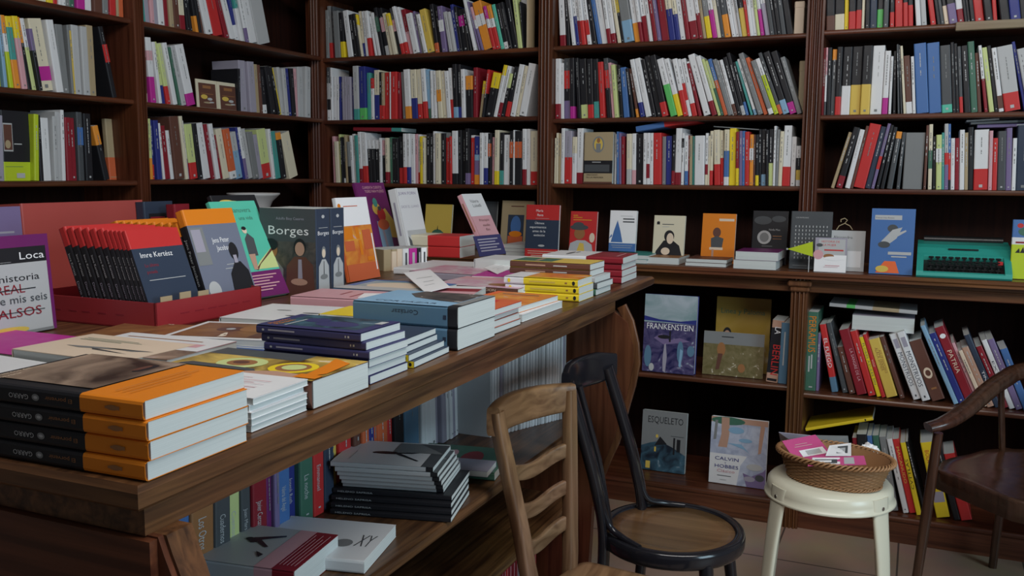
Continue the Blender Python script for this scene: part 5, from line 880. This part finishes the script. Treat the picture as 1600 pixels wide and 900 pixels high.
# ------------------------------------------------------------------ typewriter
xa, xb_ = at(1431, 3.50, CZ).x, at(1581, 3.50, CZ).x; z0 = CZ+.001
tw = tag(empty('typewriter', ((xa+xb_)/2, 3.62, CZ)), 'teal portable typewriter with black keys on the back counter', 'typewriter')
m = MB(); ins = .022
side = [(3.485, z0+.006), (3.488, z0+.022), (3.60, z0+.076), (3.63, z0+.094), (3.66, z0+.104), (3.76, z0+.112), (3.77, z0+.10), (3.77, z0), (3.49, z0)]
m.prism(side, 'X', xa, xa+ins, 'typewriter_teal'); m.prism(side, 'X', xb_-ins, xb_, 'typewriter_teal')
m.prism([(3.485, z0+.006), (3.487, z0+.017), (3.497, z0+.021), (3.497, z0), (3.49, z0)], 'X', xa+ins, xb_-ins, 'typewriter_teal')
m.prism([(3.588, z0+.070), (3.60, z0+.076), (3.63, z0+.094), (3.66, z0+.104), (3.76, z0+.112), (3.77, z0+.10), (3.77, z0), (3.588, z0)], 'X', xa+ins, xb_-ins, 'typewriter_teal')
part(m, 'body', tw)
m = MB(); m.prism([(3.497, z0), (3.497, z0+.012), (3.588, z0+.052), (3.588, z0)], 'X', xa+ins, xb_-ins, 'key_black'); m.box(xa+.10, 3.615, z0+.088, xb_-.10, 3.625, z0+.093, 'key_black'); part(m, 'key_well', tw)
m = MB(); pts = [(xa+.02+.26*i/8, 3.745, z0+.116) for i in range(9)]; m.sweep(pts, (.028, .028), 'key_black', power=2, n=14); part(m, 'platen', tw)
k0 = None
for r_ in range(4):
    for c_ in range(11):
        X0 = xa+ins+.010 + c_*(xb_-xa-2*ins-.02)/11 + (.004 if r_ % 2 else 0); Y0 = 3.508 + r_*.0195; Z0 = z0+.026+r_*.0118
        if k0 is None:
            m = MB(); m.box(-.0085, -.0075, 0, .0085, .0075, .006, 'key_black', .002); m.box(-.003, -.003, -.008, .003, .003, 0, 'key_black'); k0 = m.build('key'); kk = k0
        else: kk = k0.copy(); sc.collection.objects.link(kk)
        kk.parent = tw; kk.location = Vector((X0+.010, Y0+.006, Z0)) - tw.location
m = MB(); m.box(xb_-ins-.020, 3.548, z0+.045, xb_-ins-.004, 3.562, z0+.058, 'r', .002); part(m, 'red_key', tw)
m = MB(); m.box(xa+.06, 3.499, z0+.014, xb_-.06, 3.506, z0+.023, 'key_black', .002); part(m, 'space_bar', tw)
# ------------------------------------------------------------------ light wooden chair
sx, sy = Vector((.978, -.208, 0)), Vector((.208, .978, 0)); cc = Vector((-.668, 1.742, 0))
def pa(a, b, z): return cc + sx*a + sy*b + Vector((0, 0, z))
ch = tag(empty('wooden_chair', (cc.x+.17, cc.y-.03, 0)), 'light brown wooden chair with curved back slats drawn up to the book table', 'chair')
def seatpoly(n=8):
    pts = []
    for a, b, r in ((-.015, -.150, .03), (.36, -.185, .06), (.36, .185, .06), (-.015, .150, .03)):
        pts.append((a, b, r))
    out = []
    for i, (a, b, r) in enumerate(pts):
        p, q = pts[i-1], pts[(i+1) % 4]; A_ = Vector((a, b)); d1 = (Vector(p[:2])-A_).normalized(); d2 = (Vector(q[:2])-A_).normalized()
        for j in range(6):
            t = j/5; out.append(A_ + d1*r*(1-t)**2 + d2*r*t**2)
    return out
m = MB(); sp = seatpoly(); c_ = Vector((.18, 0))
rings = [(1, .448), (1, .462), (.985, .467), (.93, .466), (.6, .460), (.2, .457)]
vs = [tuple(pa(*(c_+(p-c_)*s_), z)) for s_, z in rings for p in sp]; n_ = len(sp)
m.faces(vs, [(i*n_+j, i*n_+(j+1) % n_, (i+1)*n_+(j+1) % n_, (i+1)*n_+j) for i in range(len(rings)-1) for j in range(n_)], 'chair_wood_Y', True)
m.face(vs[-n_:], 'chair_wood_Y'); m.face(vs[:n_][::-1], 'chair_wood_Y'); part(m, 'seat', ch, True)
m = MB()
for (a0, b0), (a1, b1) in (((.02, -.15), (.34, -.17)), ((.34, -.17), (.34, .17)), ((.34, .17), (.02, .15)), ((.02, .15), (.02, -.15))): m.sweep([pa(a0, b0, .42), pa(a1, b1, .42)], (.02, .055), 'chair_wood_Y', sm=False, n=4, power=40)
part(m, 'seat_frame', ch)
def curve3(ps, n=10):
    out = []
    for i in range(len(ps)-1):
        p0, p1, p2, p3 = ps[max(i-1, 0)], ps[i], ps[i+1], ps[min(i+2, len(ps)-1)]
        for j in range(n):
            t = j/n; out.append(.5*((2*p1) + (p2-p0)*t + (2*p0-5*p1+4*p2-p3)*t*t + (3*p1-p0-3*p2+p3)*t**3))
    return out + [ps[-1]]
PN = [(-0.7, 1.63, 0), (-0.672, 1.64, 0.42), (-0.687, 1.64, 0.564), (-0.712, 1.63, 0.7), (-0.735, 1.618, 0.82), (-0.742, 1.615, 0.865)]
PF = [(-0.7, 1.86, 0), (-0.668, 1.845, 0.42), (-0.668, 1.848, 0.56), (-0.671, 1.85, 0.7), (-0.675, 1.853, 0.82), (-0.677, 1.854, 0.865)]
def onpost(P_, z):
    for a_, b_ in zip(P_, P_[1:]):
        if z <= b_[2] or b_ is P_[-1]: t = (z-a_[2])/(b_[2]-a_[2]); return Vector(a_).lerp(Vector(b_), t)
for P_ in (PN, PF):
    m = MB(); ps = curve3([Vector(p) for p in P_], 5)
    m.sweep(ps, [(.036 if i < 8 else .036-.008*(i-8)/18, .026) for i in range(len(ps))], 'chair_wood_Z', up=sx, n=12, power=5); part(m, 'back_post', ch)
for b in (-.165, .165):
    m = MB(); m.sweep([pa(.34, b*1.05, 0), pa(.335, b*1.03, .2), pa(.33, b, .44)], [(.026, .026), (.03, .03), (.036, .036)], 'chair_wood_Z', up=sx, power=5); part(m, 'leg', ch)
def backrail(z, h, th, bow, over=0., wave=0, k='chair_wood_Y'):
    m = MB(); ps = []; hs = []; A_, B_ = onpost(PN, z), onpost(PF, z); d_ = (B_-A_).normalized(); A_ -= d_*over; B_ += d_*over
    for i in range(17):
        t = -1 + 2*i/16; p = A_.lerp(B_, (t+1)/2) - sx*bow*(1-t*t); p.z += wave*math.cos(t*math.pi)*.5
        ps.append(p); hs.append((th, h*(1 - (.16*t*t if wave == 0 else 0))))
    m.sweep(ps, hs, k, up=(0, 0, 1), power=6, n=16); return m
part(backrail(.848, .070, .027, .036, .014), 'crest_rail', ch)
for z in (.722, .640, .56): part(backrail(z, .032, .012, .026, 0, -.022), 'back_slat', ch)
for b in (-.16, .16):
    m = MB(); m.sweep([pa(0, b, .2), pa(.335, b, .2)], (.018, .018), 'chair_wood_Y', power=2); part(m, 'stretcher', ch)
# ------------------------------------------------------------------ black bentwood chair
cb = Vector((-.512, 2.150, 0)); SZ = .475
bc_ = tag(empty('bentwood_chair', (cb.x, cb.y, 0)), 'black lacquered bentwood chair with a round worn brown seat', 'chair')
m = MB(); m.lathe([(.001, SZ-.008), (.12, SZ-.007), (.155, SZ-.003), (.158, SZ-.012), (.001, SZ-.014)], 'seat_ply', 48, cb.x, cb.y, 1, 1.02); part(m, 'seat', bc_, True)
m = MB(); ring = [cb + Vector((.163*math.cos(t*math.pi/24), .166*math.sin(t*math.pi/24), SZ-.018)) for t in range(48)]; m.sweep(ring, (.028, .042), 'black_lacquer', closed=True, power=3, n=14); part(m, 'seat_ring', bc_)
e1, e2 = onZ(884, 600, .855), onZ(955, 567, .855)
crN, crF = onZ(884, 601, .862), onZ(960, 570, .862)
b1, b2 = Vector((-.648, 2.035, SZ-.02)), Vector((-.618, 2.262, SZ-.02))
mid = (crN+crF)/2; outw = Vector((-1, .1, 0)).normalized()
m = MB(); ps = []
for i in range(15):
    t = -1 + 2*i/14; ps.append(mid + (crF-crN)*.5*t*1.02 + outw*.03*(1-t*t))
m.sweep(ps, [(.018, .078*(1-.25*max(0, abs(-1+2*i/14)-.6)/.4)) for i in range(15)], 'black_lacquer', power=5, n=16); part(m, 'crest_rail', bc_)
cN, cF = crN + (crF-crN)*.10 + outw*.008, crF - (crF-crN)*.10 + outw*.008
for top, base_, foot in ((cN, b1, Vector((-.70, 1.965, 0))), (cF, b2, Vector((-.68, 2.30, 0)))):
    m = MB(); ps = curve3([foot, base_*.5+foot*.5+Vector((.02, 0, 0)), base_, base_.lerp(top, .35)+Vector((.012, 0, 0)), base_.lerp(top, .7)+Vector((.008, 0, 0)), top + Vector((0, 0, .0))], 6)
    m.sweep(ps, [(.040, .026)]*len(ps), 'black_lacquer', up=(1, 0, 0), power=2.6, n=14); part(m, 'back_post', bc_)
    # bracket from post to seat ring
    d_ = (cb - Vector((base_.x, base_.y, 0))); d_.z = 0; d_.normalize(); tng = Vector((-d_.y, d_.x, 0))
    sgn = 1 if base_.y > cb.y else -1
    m = MB(); ps = curve3([base_.lerp(top, .28)+Vector((.014, 0, 0)), base_.lerp(top, .12)+Vector((.022, 0, 0)), base_ + Vector((.05, .02*sgn, .028)), base_ + Vector((.10, .045*sgn, .020))], 6)
    m.sweep(ps, (.016, .016), 'black_lacquer', up=(0, 1, 0), power=2, n=10); part(m, 'bracket', bc_)
m = MB(); q1 = b1.lerp(cN, .05) + Vector((0, .06, 0)); q2 = cN + (crF-crN)*.22 + Vector((0, 0, -.02))
m.sweep([q1, q1.lerp(q2, .5)+Vector((.008, 0, 0)), q2], (.016, .016), 'black_lacquer', up=(1, 0, 0), power=2); part(m, 'inner_rod', bc_)
for sx_, sy_ in ((.11, -.12), (.11, .12)):
    m = MB(); m.sweep([cb+Vector((sx_*1.45, sy_*1.4, 0)), cb+Vector((sx_*1.2, sy_*1.2, .25)), cb+Vector((sx_, sy_, SZ-.03))], [(.022, .022), (.028, .028), (.034, .034)], 'black_lacquer', up=(1, 0, 0), power=2); part(m, 'leg', bc_)
m = MB(); m.sweep([cb + Vector((.13*math.cos(t*math.pi/16), .13*math.sin(t*math.pi/16), .25)) for t in range(32)], (.018, .018), 'black_lacquer', closed=True, power=2); part(m, 'leg_ring', bc_)
# ------------------------------------------------------------------ white stool and basket
so = Vector((-.190, 2.69, 0)); st_ = tag(empty('metal_stool', (so.x, so.y, 0)), 'cream white round metal stool carrying a wicker basket', 'stool')
DZ = .020; m = MB(); m.lathe([(r_*.97, z_+DZ) for r_, z_ in [(.001, .463), (.11, .463), (.150, .462), (.166, .457), (.175, .447), (.177, .43), (.178, .418), (.183, .414), (.185, .409), (.181, .406), (.176, .410), (.172, .43), (.165, .45), (.001, .456)]], 'cream_paint', 56, so.x, so.y); part(m, 'seat', st_, True)
vdir = Vector((so.x, so.y, 0)).normalized(); sd = Vector((vdir.y, -vdir.x, 0))
for fs in (-1, 1):
    for ss in (-1, 1):
        rad = vdir*(.100*fs) + sd*(.132*ss); un = rad.normalized(); tg = Vector((-un.y, un.x, 0)); m = MB()
        ps = curve3([so + un*.163 + Vector((0, 0, .468)), so + un*.170 + Vector((0, 0, .41)), so + un*.184 + Vector((0, 0, .30)), so + un*.20 + Vector((0, 0, .12)), so + un*.212 + Vector((0, 0, .0))], 5)
        m.sweep(ps, [(.070-.026*min(1, i/14), .018) for i in range(len(ps))], 'cream_paint', up=un, power=2.6, n=16); lg = part(m, 'leg', st_)
        m = MB(); p = so + un*.1705 + Vector((0, 0, .442)); m.sweep([p, p + un*.006], (.011, .011), 'steel', power=2, n=10)
        s_ = m.build('screw'); s_.data.transform(Matrix.Translation(-Vector(st_.location))); s_.parent = lg
bo = so + Vector((.012, -.03, 0)); bk_ = tag(empty('wicker_basket', (bo.x, bo.y, .463+DZ)), 'oval brown wicker basket of flyers on the white stool', 'basket')
AX, AY, HB = .157, .112, .072; NR, NC = 15, 96; rot = R(-14)
def be(t, r, z, extra=0):
    x, y = (AX*r+extra)*math.cos(t), (AY*r+extra)*math.sin(t); return Vector((bo.x + x*math.cos(rot) - y*math.sin(rot), bo.y + x*math.sin(rot) + y*math.cos(rot), z))
m = MB(); vs = []
for i in range(NR*2+1):
    t = i/(NR*2); rr = .80+.18*t
    for j in range(NC):
        w_ = math.sin(j*math.pi/2 + (math.pi/2)*0) ; row = i//2
        bulge_ = .0026*(1 if ((j//2)+row) % 2 else -1)*(1 if i % 2 else .1); vs.append(be(2*math.pi*j/NC, rr, (.4645+DZ) + HB*t, bulge_))
m.faces(vs, [(i*NC+j, i*NC+(j+1) % NC, (i+1)*NC+(j+1) % NC, (i+1)*NC+j) for i in range(NR*2) for j in range(NC)], 'wicker', True)
vs = [be(2*math.pi*j/NC, .76+.18*t, .467 + DZ + HB*t) for t in (0, .5, 1) for j in range(NC)]; m.faces(vs, [(i*NC+j, (i+1)*NC+j, (i+1)*NC+(j+1) % NC, i*NC+(j+1) % NC) for i in range(2) for j in range(NC)], 'wicker', True)
m.face([be(2*math.pi*j/NC, .80, (.4645+DZ)) for j in range(NC)][::-1], 'wicker'); m.face([be(2*math.pi*j/NC, .76, .467+DZ) for j in range(NC)], 'wicker'); part(m, 'woven_body', bk_)
for nm, zz, rr, am in (('rim', (.4645+DZ)+HB, 1.0, .006), ('foot_ring', .468+DZ, .81, .0035)):
    m = MB()
    for ph in (0, 2*math.pi/3, 4*math.pi/3):
        ps = []
        for j in range(180):
            t = 2*math.pi*j/180; a = 22*t + ph; ps.append(be(t, rr, zz + am*math.sin(a), am*math.cos(a)))
        m.sweep(ps, (am*.95, am*.95), 'wicker', closed=True, power=2, n=6)
    part(m, nm, bk_)
def card(name, pts, k, label, cat, prints_=()):
    pts = [(a_, b_, c_+.012) for a_, b_, c_ in pts]
    """stiff paper sheet through four points (picture x, y, height)"""
    P = [onZ(x, y, z) for x, y, z in pts]; m = MB(); n = (P[1]-P[0]).cross(P[3]-P[0]).normalized()
    if n.z < 0: n = -n
    q = [p - n*.0012 for p in P]; m.faces(P+q, [(0, 1, 2, 3), (7, 6, 5, 4), (0, 4, 5, 1), (1, 5, 6, 2), (2, 6, 7, 3), (3, 7, 4, 0)], k)
    def B(u, v, o): return P[0]*(1-u)*(1-v) + P[1]*u*(1-v) + P[2]*u*v + P[3]*(1-u)*v + n*o
    for i, (u0, v0, u1, v1, c) in enumerate(prints_): m.face([B(u0, v0, .0004+.0002*i), B(u1, v0, .0004+.0002*i), B(u1, v1, .0004+.0002*i), B(u0, v1, .0004+.0002*i)], c)
    o = m.build(name); tag(o, label, cat); return o
card('envelope', [(1220, 690, .515), (1262, 706, .50), (1275, 681, .555), (1217, 675, .565)], 'L', 'pale blue envelope at the left end of the wicker basket', 'paper')
card('flyer', [(1262, 716, .49), (1330, 722, .485), (1325, 681, .565), (1274, 680, .56)], 'g', 'grey sheet standing behind the pink flyers in the basket', 'paper', [(.1, .1, .9, .3, 'l')])
card('flyer', [(1244, 722, .53), (1302, 712, .53), (1274, 679, .572), (1222, 689, .572)], 'M', 'pink flyer leaning over the basket, with white picture', 'flyer', [(.25, .15, .92, .45, 'W'), (.4, .2, .8, .4, 'l'), (.25, .7, .6, .73, 'p'), (.2, .6, .7, .63, 'p')])
card('flyer', [(1262, 728, .537), (1354, 726, .537), (1350, 712, .548), (1266, 712, .548)], 'M', 'pink flyer lying along the front of the basket', 'flyer', [(.05, .1, .55, .8, 'W'), (.62, .1, .8, .8, 'l'), (.1, .2, .5, .6, 'd'), (.1, .3, .4, .5, 'W')])
card('flyer', [(1290, 712, .552), (1330, 712, .55), (1330, 692, .56), (1296, 696, .565)], 'W', 'white leaflet with dark round print in the basket', 'flyer', [(.4, .2, .85, .8, 'd'), (.5, .35, .75, .65, 'l')])
for lb_, pt_ in CARDS: card('notecard', [(x_, y_, z_-.012) for x_, y_, z_ in pt_], 'W', lb_, 'card', [(.2, .6, .8, .62, 'l'), (.3, .4, .7, .42, 'l'), (.2, .25, .6, .26, 'l')])
import bmesh as _bm
m = MB(); o = m.build('crumpled_paper'); bm = _bm.new(); _bm.ops.create_icosphere(bm, subdivisions=3, radius=.026)
for v in bm.verts: v.co *= .75 + .45*rng.random(); v.co.z *= .8
bm.to_mesh(o.data); bm.free(); o.data.materials.append(mat('W')); p = onZ(1358, 706, .545); o.location = p; o.scale = (1, .9, 1.2); tag(o, 'crumpled white paper at the right end of the basket', 'paper')
# ------------------------------------------------------------------ dark armchair
ac = tag(empty('bentwood_armchair', (.38, 3.1, 0)), 'dark brown bentwood armchair by the low shelves', 'chair')
def ap(name, ps, sec, up=(0, 0, 1), pw=3, n=14): m = MB(); m.sweep(ps, sec, 'dark_chair', up=up, power=pw, n=n); return part(m, name, ac)
V = Vector
h0 = [onY(1450, 668, 2.97), onY(1478, 660, 3.0), onY(1510, 640, 3.08), onY(1542, 612, 3.18), onY(1570, 592, 3.27), onY(1600, 579, 3.34)]
far = [V((.56, 3.42, .765)), V((.70, 3.36, .775)), V((.80, 3.20, .74)), V((.80, 3.02, .66)), V((.74, 2.86, .60))]
ps = curve3(h0 + far, 6); ap('arm_and_back_rail', ps, [(.052, .026 + .022*min(1, i/20)) for i in range(len(ps))])
f1t = onY(1466, 676, 2.99)
ap('leg', [V((.048, 2.965, 0)), V((.072, 2.985, .3)), f1t], [(.026, .026), (.036, .032), (.034, .028)], (1, 0, 0))
ap('leg', [V((.300, 3.44, 0)), V((.315, 3.40, .43))], [(.026, .026), (.034, .034)], (1, 0, 0))
ap('leg', [V((.50, 2.80, 0)), V((.48, 2.83, .3)), V((.50, 2.84, .58))], [(.026, .026), (.036, .032), (.034, .028)], (1, 0, 0))
ap('leg', [V((.68, 3.30, 0)), V((.64, 3.24, .43))], [(.026, .026), (.034, .034)], (1, 0, 0))
ap('spindle', [onY(1566, 705, 3.33), onY(1564, 604, 3.26)], [(.030, .020), (.030, .020)], (1, 0, 0))
ap('spindle', [V((.58, 3.28, .45)), V((.62, 3.37, .76))], [(.030, .020), (.030, .020)], (1, 0, 0))
corner = [onZ(1463, 733, .45), onZ(1500, 748, .45), onZ(1550, 768, .45), onZ(1600, 785, .45), V((.47, 2.80, .45)), V((.62, 3.0, .45)), V((.66, 3.22, .45)), V((.50, 3.38, .45)), onZ(1556, 701, .45), onZ(1515, 709, .45), onZ(1476, 718, .45)]
cs_ = curve3(corner + [corner[0]], 4)[:-1]; n_ = len(cs_); cen = sum(cs_, V((0, 0, 0)))/n_
m = MB(); rings = [(.99, -.062), (.99, -.012), (1.0, -.008), (1.0, -.002), (.985, .0), (.85, -.004), (.4, -.012)]
vs = [tuple(cen + (p-cen)*s_ + V((0, 0, dz))) for s_, dz in rings for p in cs_]
m.faces(vs, [(i*n_+j, i*n_+(j+1) % n_, (i+1)*n_+(j+1) % n_, (i+1)*n_+j) for i in range(len(rings)-1) for j in range(n_)], 'dark_chair', True)
m.face(vs[-n_:], 'dark_chair'); m.face(vs[:n_][::-1], 'dark_chair'); part(m, 'seat', ac, True)
